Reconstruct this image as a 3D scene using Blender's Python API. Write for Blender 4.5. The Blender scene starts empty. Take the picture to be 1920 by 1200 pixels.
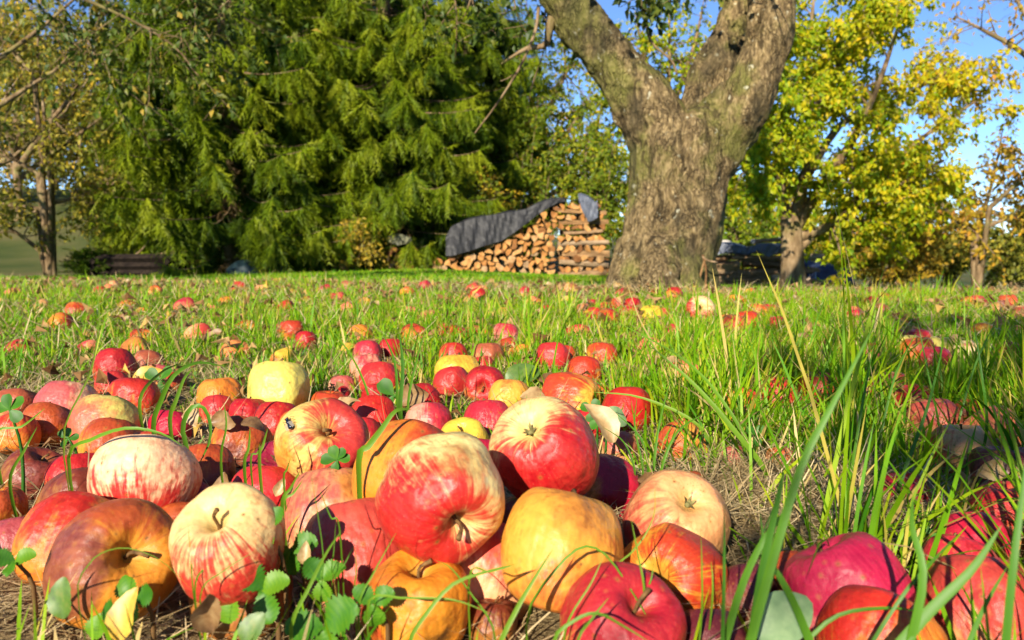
import bpy, math, random
import numpy as np
from mathutils import Vector, Matrix, Quaternion, noise as mnoise
from mathutils.bvhtree import BVHTree

SC = bpy.context.scene
COL = SC.collection
R = math.radians
# ------------------------------------------------------------------ camera
F = 1493.0                 # focal length in pixels of a 1920 px wide picture
CAMH = 0.225
PITCH = math.atan(166 / F)
cam_d = bpy.data.cameras.new('camera')
cam_d.sensor_width = 36.0
cam_d.lens = F / 1920 * 36
cam_d.clip_start = 0.02
cam_d.clip_end = 2000
cam_d.dof.use_dof = True
cam_d.dof.focus_distance = 0.72
cam_d.dof.aperture_fstop = 13.0
cam = bpy.data.objects.new('camera', cam_d)
cam.location = (0, 0, CAMH)
cam.rotation_euler = (math.pi / 2 - PITCH, 0, 0)
COL.objects.link(cam)
SC.camera = cam
# ------------------------------------------------------------------ light
SUN_AZ = R(20)             # sun stands behind the camera, this far to the left
SUN_EL = R(26)
w = bpy.data.worlds.new('World')
SC.world = w
w.use_nodes = True
wn = w.node_tree.nodes
bg = wn['Background']
sky = wn.new('ShaderNodeTexSky')
sky.sky_type = 'NISHITA'
sky.sun_disc = False
sky.sun_elevation = SUN_EL
sky.sun_rotation = math.pi + SUN_AZ
sky.air_density = 0.55
sky.dust_density = 0.0
sky.ozone_density = 5.0
w.node_tree.links.new(sky.outputs[0], bg.inputs[0])
bg.inputs[1].default_value = 0.1
sun_d = bpy.data.lights.new('sun', 'SUN')
sun_d.energy = 5.0
sun_d.angle = R(0.55)
sun_d.color = (1.0, 0.90, 0.72)
sun = bpy.data.objects.new('sun', sun_d)
sdir = Vector((-math.sin(SUN_AZ) * math.cos(SUN_EL), -math.cos(SUN_AZ) * math.cos(SUN_EL), math.sin(SUN_EL)))
sun.rotation_euler = (-sdir).to_track_quat('-Z', 'Y').to_euler()
sun.location = sdir * 30
COL.objects.link(sun)
SC.view_settings.view_transform = 'Standard'
SC.view_settings.look = 'None'
SC.view_settings.exposure = 1.08
SC.view_settings.gamma = 1.0
SC.view_settings.use_curve_mapping = False
SC.render.engine = 'CYCLES'
SC.cycles.max_bounces = 5
SC.cycles.diffuse_bounces = 3
SC.cycles.use_adaptive_sampling = True
SC.cycles.adaptive_threshold = 0.025
SC.cycles.glossy_bounces = 2
SC.cycles.transmission_bounces = 3
SC.cycles.transparent_max_bounces = 4
SC.cycles.caustics_reflective = False
SC.cycles.caustics_refractive = False

# ------------------------------------------------------------------ helpers
FW = np.array([0, math.cos(PITCH), -math.sin(PITCH)])
UP = np.array([0, math.sin(PITCH), math.cos(PITCH)])


def at(px, py, Y):
    """world point seen at picture point (px, py) of the 1920x1200 photo, Y metres ahead"""
    d = FW + np.array([1., 0, 0]) * (px - 960) / F + UP * (600 - py) / F
    return np.array([0, 0, CAMH]) + d * (Y / d[1])


def sstep(a, b, x):
    t = np.clip((x - a) / (b - a), 0, 1)
    return t * t * (3 - 2 * t)


def gz(x, y):
    """height of the ground"""
    x = np.asarray(x, float)
    y = np.asarray(y, float)
    yc = np.clip(y, .8, 60)
    px = np.clip(960 + F * x / yc, -500, 2400)
    Y0 = np.interp(px, [0, 500, 800, 1150, 1500, 1920], [536, 536, 538, 548, 554, 556])
    Y1 = np.interp(px, [0, 400, 800, 1150, 1500, 1920], [520, 516, 506, 520, 540, 548])
    yb = Y0 + (Y1 - Y0) * sstep(4, 12.5, yc)
    line = CAMH - yc * (yb - 434) / F
    k = .06
    h = np.clip(.5 + .5 * (line - 0) / k, 0, 1)
    z = line * (1 - h) + 0 * h - k * h * (1 - h)
    z = np.where(y < .8, 0, z)
    hill = sstep(17, 45, y) * np.interp(px, [-200, 350, 700, 1200, 2200], [5.2, 4.4, 2.5, 1.2, .6])
    bump = .006 * np.sin(x * 7.3 + 1.3 * np.sin(y * 5.1)) * np.sin(y * 6.1 + 1.1) * sstep(.3, 1.2, np.hypot(x, y))
    return z + hill + bump


def gz1(x, y):
    return float(gz(x, y))


def mesh_np(name, V, faces, mats=(), attrs=None, smooth=True, midx=None):
    """faces: list of int arrays (n,3) or (n,4); attrs: name -> per-vertex float array"""
    me = bpy.data.meshes.new(name)
    V = np.asarray(V, np.float32)
    faces = [np.asarray(f, np.int32) for f in faces if len(f)]
    me.vertices.add(len(V))
    me.vertices.foreach_set('co', V.ravel())
    ls = np.concatenate([np.full(len(f), f.shape[1], np.int32) for f in faces])
    lv = np.concatenate([f.ravel() for f in faces])
    me.loops.add(len(lv))
    me.loops.foreach_set('vertex_index', lv)
    me.polygons.add(len(ls))
    st = np.zeros(len(ls), np.int32)
    st[1:] = np.cumsum(ls)[:-1]
    me.polygons.foreach_set('loop_start', st)
    if midx is not None:
        me.polygons.foreach_set('material_index', np.asarray(midx, np.int32))
    me.polygons.foreach_set('use_smooth', np.full(len(ls), smooth))
    for k_, v in (attrs or {}).items():
        a = me.attributes.new(k_, 'FLOAT', 'POINT')
        a.data.foreach_set('value', np.asarray(v, np.float32))
    me.update(calc_edges=True)
    me.validate()
    for m in mats:
        me.materials.append(m)
    return me


def link(name, data, parent=None, loc=None, label=None, cat=None, group=None, kind=None):
    o = bpy.data.objects.new(name, data)
    COL.objects.link(o)
    if parent is not None:
        o.parent = parent
    if loc is not None:
        o.location = loc
    if label:
        o['label'] = label
    if cat:
        o['category'] = cat
    if group:
        o['group'] = group
    if kind:
        o['kind'] = kind
    return o


class Buf:
    """collects vertices and faces of one mesh"""
    def __init__(s):
        s.v, s.t, s.q, s.n, s.a = [], [], [], 0, {}

    def add(s, V, tri=None, quad=None, **attrs):
        V = np.asarray(V, float).reshape(-1, 3)
        if tri is not None and len(tri):
            s.t.append(np.asarray(tri) + s.n)
        if quad is not None and len(quad):
            s.q.append(np.asarray(quad) + s.n)
        s.v.append(V)
        for k_ in attrs:
            s.a.setdefault(k_, [])
        for k_ in s.a:
            val = attrs.get(k_, 0.)
            s.a[k_].append(np.full(len(V), val) if np.ndim(val) == 0 else np.asarray(val))
        s.n += len(V)

    def mesh(s, name, mats, smooth=True, midx=None):
        fs = []
        if s.t:
            fs.append(np.concatenate(s.t))
        if s.q:
            fs.append(np.concatenate(s.q))
        return mesh_np(name, np.concatenate(s.v), fs, mats, {k_: np.concatenate(v) for k_, v in s.a.items()}, smooth, midx)


def tube(buf, pts, rad, sides=6, cap=True, **attrs):
    pts = np.asarray(pts, float)
    n = len(pts)
    rad = np.broadcast_to(np.asarray(rad, float), (n,))
    T = np.gradient(pts, axis=0)
    T /= np.linalg.norm(T, axis=1)[:, None] + 1e-12
    ref = np.array([0, 0, 1.]) if abs(T[0, 2]) < .9 else np.array([1., 0, 0])
    U = np.cross(T[0], ref)
    U /= np.linalg.norm(U)
    rings = []
    an = np.arange(sides) * 2 * math.pi / sides
    for i in range(n):
        U = U - T[i] * U.dot(T[i])
        U /= np.linalg.norm(U) + 1e-12
        W = np.cross(T[i], U)
        rings.append(pts[i] + rad[i] * (np.cos(an)[:, None] * U + np.sin(an)[:, None] * W))
    V = np.concatenate(rings)
    i0 = (np.arange(n - 1)[:, None] * sides + np.arange(sides)[None]).ravel()
    i1 = (np.arange(n - 1)[:, None] * sides + (np.arange(sides)[None] + 1) % sides).ravel()
    q = np.stack([i0, i1, i1 + sides, i0 + sides], 1)
    t = None
    if cap:
        V = np.concatenate([V, pts[:1], pts[-1:]])
        a, b = n * sides, n * sides + 1
        k_ = np.arange(sides)
        t = np.concatenate([np.stack([(k_ + 1) % sides, k_, np.full(sides, a)], 1),
                            np.stack([(n - 1) * sides + k_, (n - 1) * sides + (k_ + 1) % sides, np.full(sides, b)], 1)])
    buf.add(V, t, q, **attrs)


def catmull(P, n):
    P = np.asarray(P, float)
    Q = np.concatenate([2 * P[:1] - P[1:2], P, 2 * P[-1:] - P[-2:-1]])
    t = np.linspace(0, len(P) - 1 - 1e-9, n)
    i = t.astype(int)
    u = (t - i)[:, None]
    a, b, c, d = Q[i], Q[i + 1], Q[i + 2], Q[i + 3]
    return .5 * (2 * b + (c - a) * u + (2 * a - 5 * b + 4 * c - d) * u ** 2 + (3 * b - a - 3 * c + d) * u ** 3)


# ------------------------------------------------------------------ materials
class NT:
    def __init__(s, name):
        s.m = bpy.data.materials.new(name)
        s.m.use_nodes = True
        s.t = s.m.node_tree
        s.t.nodes.clear()
        s.out = s.t.nodes.new('ShaderNodeOutputMaterial')

    def n(s, typ, ins=None, **props):
        nd = s.t.nodes.new(typ)
        for k_, v in props.items():
            setattr(nd, k_, v)
        for k_, v in (ins or {}).items():
            s.set(nd.inputs[k_], v)
        return nd

    def set(s, sock, v):
        if isinstance(v, bpy.types.NodeSocket):
            s.t.links.new(v, sock)
        elif isinstance(v, (tuple, list)):
            sock.default_value = (*v, 1.0) if sock.type == 'RGBA' and len(v) == 3 else tuple(v)
        else:
            sock.default_value = v

    def math(s, op, a, b=0., c=0., clamp=False):
        nd = s.n('ShaderNodeMath', {0: a, 1: b, 2: c}, operation=op)
        nd.use_clamp = clamp
        return nd.outputs[0]

    def vmath(s, op, a, b=(0, 0, 0), scale=None):
        nd = s.n('ShaderNodeVectorMath', {0: a, 1: b}, operation=op)
        if scale is not None:
            s.set(nd.inputs['Scale'], scale)
        return nd.outputs['Value'] if op in ('DOT_PRODUCT', 'LENGTH') else nd.outputs[0]

    def mix(s, f, a, b, mode='MIX'):
        nd = s.t.nodes.new('ShaderNodeMix')
        nd.data_type = 'RGBA'
        nd.blend_type = mode
        s.set(nd.inputs[0], f)
        s.set(nd.inputs[6], a)
        s.set(nd.inputs[7], b)
        return nd.outputs[2]

    def smooth(s, x, a, b):
        nd = s.n('ShaderNodeMapRange', {0: x, 1: a, 2: b, 3: 0., 4: 1.}, interpolation_type='SMOOTHSTEP')
        return nd.outputs[0]

    def noise(s, vec, scale, detail=3., rough=.55, dist=0.):
        nd = s.n('ShaderNodeTexNoise', {'Scale': scale, 'Detail': detail, 'Roughness': rough, 'Distortion': dist})
        if vec is not None:
            s.set(nd.inputs['Vector'], vec)
        return nd.outputs[0]

    def ramp(s, f, stops):
        nd = s.n('ShaderNodeValToRGB', {0: f})
        e = nd.color_ramp.elements
        while len(e) > 1:
            e.remove(e[0])
        e[0].position, e[0].color = stops[0][0], (*stops[0][1], 1)
        for p_, c_ in stops[1:]:
            q_ = e.new(p_)
            q_.color = (*c_, 1)
        return nd.outputs[0]

    def attr(s, name, obj=False):
        nd = s.n('ShaderNodeAttribute', attribute_name=name, attribute_type='OBJECT' if obj else 'GEOMETRY')
        return nd

    def obj(s):
        return s.n('ShaderNodeTexCoord').outputs['Object']

    def pos(s):
        return s.n('ShaderNodeNewGeometry').outputs['Position']

    def bump(s, h, strength=.5, dist=.01):
        return s.n('ShaderNodeBump', {'Height': h, 'Strength': strength, 'Distance': dist}).outputs[0]

    def principled(s, color, rough=.7, spec=.3, normal=None, **ins):
        d = {'Base Color': color, 'Roughness': rough, 'Specular IOR Level': spec}
        d.update(ins)
        nd = s.n('ShaderNodeBsdfPrincipled', d)
        if normal is not None:
            s.set(nd.inputs['Normal'], normal)
        s.t.links.new(nd.outputs[0], s.out.inputs[0])
        return s.m

    def leaf(s, color, trans=.4, gloss=.06, rough=.4, tcol=None):
        d = s.n('ShaderNodeBsdfDiffuse', {'Color': color})
        tr = s.n('ShaderNodeBsdfTranslucent', {'Color': tcol if tcol is not None else color})
        m1 = s.n('ShaderNodeMixShader', {0: trans, 1: d.outputs[0], 2: tr.outputs[0]})
        g = s.n('ShaderNodeBsdfGlossy', {'Color': (1, 1, 1), 'Roughness': rough})
        m2 = s.n('ShaderNodeMixShader', {0: gloss, 1: m1.outputs[0], 2: g.outputs[0]})
        s.t.links.new(m2.outputs[0], s.out.inputs[0])
        return s.m


def leaf_mat(name, stops, trans=.4, gloss=.012, rough=.5, attr='rnd'):
    t = NT(name)
    c = t.ramp(t.attr(attr).outputs['Fac'], stops)
    return t.leaf(c, trans, gloss, rough)


M = {}
M['grass'] = leaf_mat('grass_blades', [(0, (.035, .16, .006)), (.3, (.10, .28, .005)), (.6, (.20, .38, .005)), (.80, (.36, .43, .010)), (.86, (.52, .38, .09)), (1, (.70, .54, .24))], .40, .012)
M['blade'] = leaf_mat('broad_grass_blade', [(0, (.035, .14, .012)), (.5, (.10, .25, .010)), (.85, (.20, .31, .02)), (1, (.50, .36, .13))], .38, .02)
M['straw'] = leaf_mat('dry_straw', [(0, (.16, .11, .05)), (.5, (.40, .29, .14)), (1, (.68, .55, .32))], .15, .02)
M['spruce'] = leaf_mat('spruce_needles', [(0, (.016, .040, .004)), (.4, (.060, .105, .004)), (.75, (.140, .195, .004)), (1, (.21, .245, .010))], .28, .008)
M['deadtwig'] = leaf_mat('dead_twigs', [(0, (.05, .03, .014)), (1, (.22, .14, .05))], .0, .02)
M['yellowgreen'] = leaf_mat('yellow_green_leaves', [(0, (.10, .21, .006)), (.3, (.25, .36, .006)), (.6, (.55, .48, .008)), (.88, (.70, .44, .012)), (1, (.60, .26, .03))], .5)
M['autumn'] = leaf_mat('orange_autumn_leaves', [(0, (.20, .19, .02)), (.4, (.45, .31, .025)), (.8, (.60, .32, .025)), (1, (.36, .15, .03))], .45)
M['olive'] = leaf_mat('olive_leaves', [(0, (.09, .12, .016)), (.5, (.21, .22, .025)), (.85, (.42, .34, .03)), (1, (.60, .38, .03))], .45)
M['shrub'] = leaf_mat('shrub_leaves', [(0, (.05, .11, .008)), (.5, (.145, .21, .010)), (.85, (.32, .32, .012)), (1, (.55, .34, .02))], .45)
M['appleleaf'] = leaf_mat('apple_leaves', [(0, (.030, .060, .010)), (.5, (.07, .11, .014)), (.85, (.16, .17, .02)), (1, (.34, .24, .03))], .35, .015)
M['herb'] = leaf_mat('herb_leaves', [(0, (.016, .085, .006)), (.5, (.045, .165, .006)), (1, (.12, .26, .010))], .3, .02, .5)

t = NT('bark_grey')
nz = t.noise(t.vmath('MULTIPLY', t.obj(), (1, 1, .35)), 14., 6., .65)
nz2 = t.noise(t.obj(), 3.2, 4.)
col = t.ramp(nz, [(.25, (.045, .03, .018)), (.45, (.16, .105, .055)), (.62, (.26, .185, .105)), (.8, (.42, .34, .22))])
col = t.mix(t.smooth(nz2, .5, .68), col, t.mix(.55, col, (.15, .16, .035)))
M['bark_far'] = t.principled(col, .9, .1, t.bump(nz, .8, .03))

t = NT('bark_apple_tree')
o_ = t.obj()
warp = t.vmath('ADD', o_, t.vmath('MULTIPLY', t.n('ShaderNodeTexNoise', {'Vector': o_, 'Scale': 6., 'Detail': 3.}).outputs[1], (.09, .09, .09)))
fl_ = t.vmath('MULTIPLY', warp, (1, 1, .42))
vor = t.n('ShaderNodeTexVoronoi', {'Vector': fl_, 'Scale': 78.}, feature='DISTANCE_TO_EDGE').outputs[0]
vcell = t.n('ShaderNodeTexVoronoi', {'Vector': fl_, 'Scale': 78.}, feature='F1').outputs['Color']
fine = t.noise(fl_, 60., 6., .7)
big = t.noise(o_, 3.0, 4., .6)
crack = t.math('MAXIMUM', t.smooth(vor, .0, .10), t.smooth(t.noise(o_, 9., 3.), .42, .60))
ridge = t.noise(t.vmath('MULTIPLY', warp, (1, 1, .22)), 26., 4., .6)
h = t.math('ADD', t.math('ADD', t.math('MULTIPLY', crack, .7), t.math('MULTIPLY', fine, .8)), t.math('MULTIPLY', ridge, 1.6))
c1 = t.ramp(fine, [(.36, (.048, .033, .015)), (.5, (.185, .130, .058)), (.66, (.44, .33, .165))])
c1 = t.mix(t.math('MULTIPLY', t.n('ShaderNodeSeparateColor', {0: vcell}).outputs[0], .38), c1, (.25, .175, .095))
c1 = t.mix(t.math('MULTIPLY', t.math('SUBTRACT', 1., crack), .6), c1, (.10, .066, .036))
c1 = t.mix(t.math('MULTIPLY', t.smooth(big, .46, .60), .6), c1, (.14, .155, .028))
c1 = t.mix(t.math('MULTIPLY', t.smooth(ridge, .50, .36), .75), c1, (.035, .025, .014))
lich = t.noise(o_, 22., 3., .6)
c1 = t.mix(t.math('MULTIPLY', t.smooth(lich, .64, .71), .75), c1, (.52, .50, .36))
dk = t.noise(t.vmath('MULTIPLY', o_, (1, 1, .5)), 4.2, 3.)
c1 = t.mix(t.math('MULTIPLY', t.smooth(dk, .50, .66), .6), c1, (.040, .036, .022))
M['bark'] = t.principled(c1, .9, .12, t.bump(h, 1., .02))

t = NT('soil_and_thatch')
p_ = t.pos()
a_ = t.noise(p_, 90., 5., .7)
b_ = t.noise(p_, 3.0, 4.)
c_ = t.noise(p_, .35, 3.)
colr = t.ramp(a_, [(.3, (.08, .056, .028)), (.5, (.20, .145, .07)), (.7, (.40, .30, .16))])
gr = t.ramp(t.noise(p_, 26., 5., .7), [(.3, (.030, .085, .008)), (.5, (.075, .16, .012)), (.75, (.15, .22, .02))])
ylen = t.n('ShaderNodeSeparateXYZ', {0: p_}).outputs[1]
far = t.smooth(ylen, .7, 2.4)
colr = t.mix(t.math('MULTIPLY', far, t.smooth(b_, .25, .5)), colr, gr)
meadow = t.ramp(c_, [(.3, (.045, .07, .016)), (.5, (.09, .10, .03)), (.7, (.17, .13, .06))])
colr = t.mix(t.smooth(ylen, 14., 20.), colr, meadow)
M['ground'] = t.principled(colr, .95, .1, t.bump(a_, .8, .02))

# apples: every apple carries its own colours, blush and bruise as properties of the fruit
t = NT('apple_skin')
oc = t.obj()
nrm = t.vmath('NORMALIZE', oc)
seed = t.attr('seed', True).outputs['Fac']
sv = t.n('ShaderNodeCombineXYZ', {0: seed, 1: t.math('MULTIPLY', seed, 1.7), 2: t.math('MULTIPLY', seed, .6)}).outputs[0]
flat_ = t.vmath('MULTIPLY', oc, (1, 1, 0))
rho = t.vmath('LENGTH', flat_)
ang = t.vmath('NORMALIZE', flat_)
sx = t.n('ShaderNodeSeparateXYZ', {0: oc})
svec = t.vmath('ADD', t.vmath('ADD', t.vmath('SCALE', ang, scale=4.), t.n('ShaderNodeCombineXYZ', {2: t.math('MULTIPLY', sx.outputs[2], .9)}).outputs[0]), sv)
streak = t.noise(svec, 1.5, 4., .62, .35)
svec2 = t.vmath('ADD', t.vmath('ADD', t.vmath('SCALE', ang, scale=14.), t.n('ShaderNodeCombineXYZ', {2: t.math('MULTIPLY', sx.outputs[2], 2.2)}).outputs[0]), sv)
fstreak = t.noise(svec2, 1.3, 3., .6, .3)
low = t.noise(t.vmath('ADD', nrm, sv), 1.5, 3., .55)
mid = t.noise(t.vmath('ADD', nrm, sv), 5., 4., .6)
bv = t.attr('bv', True).outputs['Vector']
bl = t.attr('bl', True).outputs['Fac']
stq = t.attr('st', True).outputs['Fac']
m_ = t.math('ADD', t.math('MULTIPLY', t.vmath('DOT_PRODUCT', nrm, bv), .95), t.math('MULTIPLY', t.math('SUBTRACT', bl, .5), 2.6))
m_ = t.math('ADD', m_, t.math('MULTIPLY', t.math('SUBTRACT', low, .5), 1.6))
stx = t.math('ADD', t.math('MULTIPLY', t.math('SUBTRACT', streak, .5), 2.7), t.math('MULTIPLY', t.math('SUBTRACT', fstreak, .5), 1.7))
m_ = t.math('ADD', m_, t.math('MULTIPLY', stx, stq))
m_ = t.math('ADD', m_, t.math('MULTIPLY', t.math('SUBTRACT', mid, .5), .75))
m_ = t.math('SUBTRACT', m_, t.math('MULTIPLY', t.math('SUBTRACT', 1., t.smooth(rho, .1, .52)), .55))
mask = t.smooth(m_, -.42, .46)
c0 = t.attr('c0', True).outputs['Color']
c1 = t.attr('c1', True).outputs['Color']
base = t.mix(t.math('MULTIPLY', t.smooth(mid, .35, .7), .35), c0, t.mix(1., c0, (1.12, .82, .55), 'MULTIPLY'))
base = t.mix(t.math('MULTIPLY', t.math('SUBTRACT', 1., t.smooth(rho, .05, .38)), .45), base, (.36, .29, .05))
red = t.mix(t.smooth(t.mix(.5, fstreak, low), .3, .7), t.mix(1., c1, (.74, .6, .7), 'MULTIPLY'), t.mix(.05, c1, c0))
base = t.mix(t.math('MULTIPLY', t.math('MULTIPLY', t.smooth(t.mix(.4, mid, fstreak), .44, .62), t.smooth(bl, .05, .4)), .38), base, t.mix(.45, base, c1))
skin = t.mix(mask, base, red)
# bruise
rv = t.attr('rv', True).outputs['Vector']
ro = t.attr('ro', True).outputs['Fac']
rcol = t.attr('rcol', True).outputs['Color']
rr_ = t.math('ADD', t.vmath('DOT_PRODUCT', nrm, rv), t.math('MULTIPLY', t.math('SUBTRACT', t.noise(t.vmath('ADD', nrm, sv), 3.2, 3.), .5), .30))
thr = t.math('SUBTRACT', 1.06, ro)
rmask = t.n('ShaderNodeMapRange', {0: rr_, 1: thr, 2: t.math('ADD', thr, .15), 3: 0., 4: 1.}, interpolation_type='SMOOTHSTEP').outputs[0]
rmask = t.math('MULTIPLY', rmask, t.smooth(ro, .02, .08))
rc2 = t.mix(t.smooth(mid, .35, .65), rcol, t.mix(1., rcol, (.62, .55, .55), 'MULTIPLY'))
skin = t.mix(t.math('MULTIPLY', rmask, .82), skin, rc2)
# lenticels and specks
sp = t.attr('sp', True).outputs['Fac']
vd = t.n('ShaderNodeTexVoronoi', {'Vector': t.vmath('ADD', nrm, sv), 'Scale': 17., 'Randomness': 1.}).outputs[0]
spm = t.math('MULTIPLY', t.math('SUBTRACT', 1., t.smooth(vd, .10, .20)), t.math('MULTIPLY', sp, t.smooth(t.noise(t.vmath('ADD', nrm, sv), 2.2, 2.), .42, .60)))
skin = t.mix(t.math('MULTIPLY', spm, .8), skin, (.16, .06, .015))
vd2 = t.n('ShaderNodeTexVoronoi', {'Vector': t.vmath('ADD', nrm, sv), 'Scale': 22., 'Randomness': 1.}).outputs[0]
skin = t.mix(t.math('MULTIPLY', t.math('SUBTRACT', 1., t.smooth(vd2, .07, .16)), .34), skin, (.50, .36, .18))
scab = t.smooth(t.noise(t.vmath('ADD', nrm, t.vmath('SCALE', sv, scale=1.9)), 3.4, 5., .68), .575, .68)
skin = t.mix(t.math('MULTIPLY', scab, .5), skin, t.mix(1., skin, (.48, .32, .22), 'MULTIPLY'))
vd3 = t.n('ShaderNodeTexVoronoi', {'Vector': t.vmath('ADD', nrm, t.vmath('SCALE', sv, scale=2.3)), 'Scale': 3.6, 'Randomness': 1.}).outputs[0]
skin = t.mix(t.math('MULTIPLY', t.math('SUBTRACT', 1., t.smooth(vd3, .055, .10)), .85), skin, (.07, .028, .012))
skin = t.mix(t.math('MULTIPLY', t.math('SUBTRACT', 1., t.smooth(vd3, .08, .26)), .35), skin, (.34, .15, .03))
cav = t.math('MULTIPLY', t.math('SUBTRACT', 1., t.smooth(rho, .03, .22)), t.smooth(streak, .4, .6))
skin = t.mix(t.math('MULTIPLY', cav, .5), skin, (.16, .09, .03))
rough = t.math('ADD', .25, t.math('MULTIPLY', mid, .30))
bmp = t.bump(t.math('ADD', t.math('MULTIPLY', low, 1.), t.math('MULTIPLY', t.noise(nrm, 60., 2.), .04)), .22, .06)
M['apple'] = t.principled(skin, rough, .36, bmp)
t = NT('apple_stem')
M['stem'] = t.principled(t.ramp(t.noise(t.obj(), 8., 3.), [(.3, (.05, .025, .01)), (.7, (.22, .12, .04))]), .8, .2)
t = NT('apple_sepal')
M['sepal'] = t.principled(t.ramp(t.noise(t.obj(), 6., 3.), [(.3, (.06, .045, .015)), (.7, (.26, .24, .09))]), .85, .15)

t = NT('split_wood_end')
oi = t.n('ShaderNodeObjectInfo').outputs['Random']
g_ = t.noise(t.vmath('ADD', t.obj(), t.n('ShaderNodeCombineXYZ', {0: t.math('MULTIPLY', oi, 40.), 1: 0., 2: 0.}).outputs[0]), 16., 4., .6)
wc = t.ramp(oi, [(0, (.20, .09, .035)), (.3, (.40, .18, .055)), (.6, (.50, .25, .08)), (.85, (.52, .30, .12)), (1, (.34, .24, .15))])
M['woodend'] = t.principled(t.mix(t.smooth(g_, .3, .7), t.mix(1., wc, (.55, .48, .42), 'MULTIPLY'), wc), .85, .15, t.bump(g_, .6, .01))
t = NT('split_wood_side')
oi = t.n('ShaderNodeObjectInfo').outputs['Random']
g_ = t.noise(t.vmath('MULTIPLY', t.obj(), (1, .12, 1)), 40., 5., .65)
wc = t.ramp(oi, [(0, (.20, .105, .045)), (.5, (.34, .20, .09)), (1, (.42, .31, .20))])
M['woodside'] = t.principled(t.mix(t.smooth(g_, .3, .7), t.mix(1., wc, (.4, .36, .33), 'MULTIPLY'), wc), .9, .12, t.bump(g_, .9, .012))
t = NT('weathered_wood_side')
oi = t.n('ShaderNodeObjectInfo').outputs['Random']
g_ = t.noise(t.vmath('MULTIPLY', t.obj(), (1, .12, 1)), 40., 5., .65)
wc = t.ramp(oi, [(0, (.20, .12, .065)), (.5, (.34, .22, .12)), (1, (.44, .34, .24))])
M['oldwood'] = t.principled(t.mix(t.smooth(g_, .3, .7), t.mix(1., wc, (.4, .38, .36), 'MULTIPLY'), wc), .9, .12, t.bump(g_, .9, .012))


def tarp_mat(name, c, rough=.5):
    t = NT(name)
    n_ = t.noise(t.obj(), 9., 4.)
    return t.principled(t.mix(t.smooth(n_, .3, .7), c, tuple(x * 1.5 for x in c)), rough, .35, t.bump(n_, .25, .02))


M['tarp'] = tarp_mat('black_grey_tarpaulin', (.016, .016, .019), .6)
M['tarpblue'] = tarp_mat('navy_tarpaulin', (.020, .028, .06))
M['tarpgrey'] = tarp_mat('slate_tarpaulin', (.075, .085, .115))
M['stone'] = tarp_mat('pale_stone', (.30, .28, .25), .9)
M['metal'] = tarp_mat('grey_metal_stake', (.22, .25, .32), .5)
t = NT('dark_old_board')
M['darkboard'] = t.principled(t.ramp(t.noise(t.obj(), 14., 4.), [(.3, (.007, .005, .005)), (.7, (.028, .02, .015))]), .9, .1)


def dryleaf_mat(name, a, b, c):
    t = NT(name)
    n_ = t.noise(t.obj(), 3., 4., .6)
    cc = t.ramp(n_, [(.3, a), (.5, b), (.7, c)])
    return t.leaf(cc, .3, .04, .5)


M['leafbrown'] = dryleaf_mat('dry_brown_leaf', (.10, .05, .02), (.24, .13, .05), (.38, .25, .11))
M['litter'] = leaf_mat('leaf_litter', [(0, (.07, .035, .015)), (.4, (.22, .11, .04)), (.75, (.42, .26, .11)), (1, (.62, .40, .06))], .2, .01)
M['leaftan'] = dryleaf_mat('dry_tan_leaf', (.26, .15, .06), (.45, .30, .13), (.58, .44, .24))
M['leafyellow'] = dryleaf_mat('yellow_fallen_leaf', (.38, .2, .03), (.60, .38, .035), (.68, .50, .08))
M['leafgreen'] = dryleaf_mat('green_fallen_leaf', (.05, .10, .015), (.09, .18, .02), (.20, .22, .05))
M['leafpale'] = dryleaf_mat('pale_green_leaf', (.12, .22, .09), (.20, .32, .14), (.30, .42, .2))
t = NT('fly_body')
M['fly'] = t.principled((.01, .016, .035), .22, .6, Metallic=.5)
t = NT('fly_eye')
M['flyeye'] = t.principled((.10, .015, .01), .3, .5)
t = NT('fly_wing')
M['flywing'] = t.principled((.30, .26, .2), .3, .5, Alpha=.55)

# ------------------------------------------------------------------ ground
def build_ground():
    rad = np.concatenate([[0.0], .12 * 1.075 ** np.arange(114)])
    rad = rad[rad < 450]
    na = 200
    an = np.arange(na) * 2 * math.pi / na
    X = rad[:, None] * np.sin(an)[None]
    Y = rad[:, None] * np.cos(an)[None]
    Z = gz(X, Y)
    V = np.stack([X, Y, Z], 2).reshape(-1, 3)
    n = len(rad)
    i0 = (np.arange(n - 1)[:, None] * na + np.arange(na)[None]).ravel()
    i1 = (np.arange(n - 1)[:, None] * na + (np.arange(na)[None] + 1) % na).ravel()
    q = np.stack([i0, i1, i1 + na, i0 + na], 1)
    link('ground', mesh_np('ground', V, [q], [M['ground']]), kind='structure', label='orchard ground with thatch, sloping away to a meadow')


build_ground()


# ------------------------------------------------------------------ foliage tools
def leaf_cards(buf, P, D, N, L, Wd, rnd, fold=.18, curl=.15):
    """five-point folded leaves; P base points, D directions, N up-vectors"""
    n = len(P)
    D = D / (np.linalg.norm(D, axis=1)[:, None] + 1e-9)
    S = np.cross(D, N)
    S /= np.linalg.norm(S, axis=1)[:, None] + 1e-9
    Nn = np.cross(S, D)
    L = np.broadcast_to(L, (n,))[:, None]
    Wd = np.broadcast_to(Wd, (n,))[:, None]
    mid = P + D * L * .45
    a = P
    b = mid + S * Wd * .5 + Nn * Wd * fold
    c = mid - S * Wd * .5 + Nn * Wd * fold
    d = P + D * L - Nn * L * curl
    e = mid
    V = np.stack([a, b, c, d, e], 1).reshape(-1, 3)
    k_ = np.arange(n)[:, None] * 5
    T = np.concatenate([k_ + [0, 4, 1], k_ + [0, 2, 4], k_ + [1, 4, 3], k_ + [4, 2, 3]])
    buf.add(V, T, rnd=np.repeat(rnd, 5))


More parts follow.
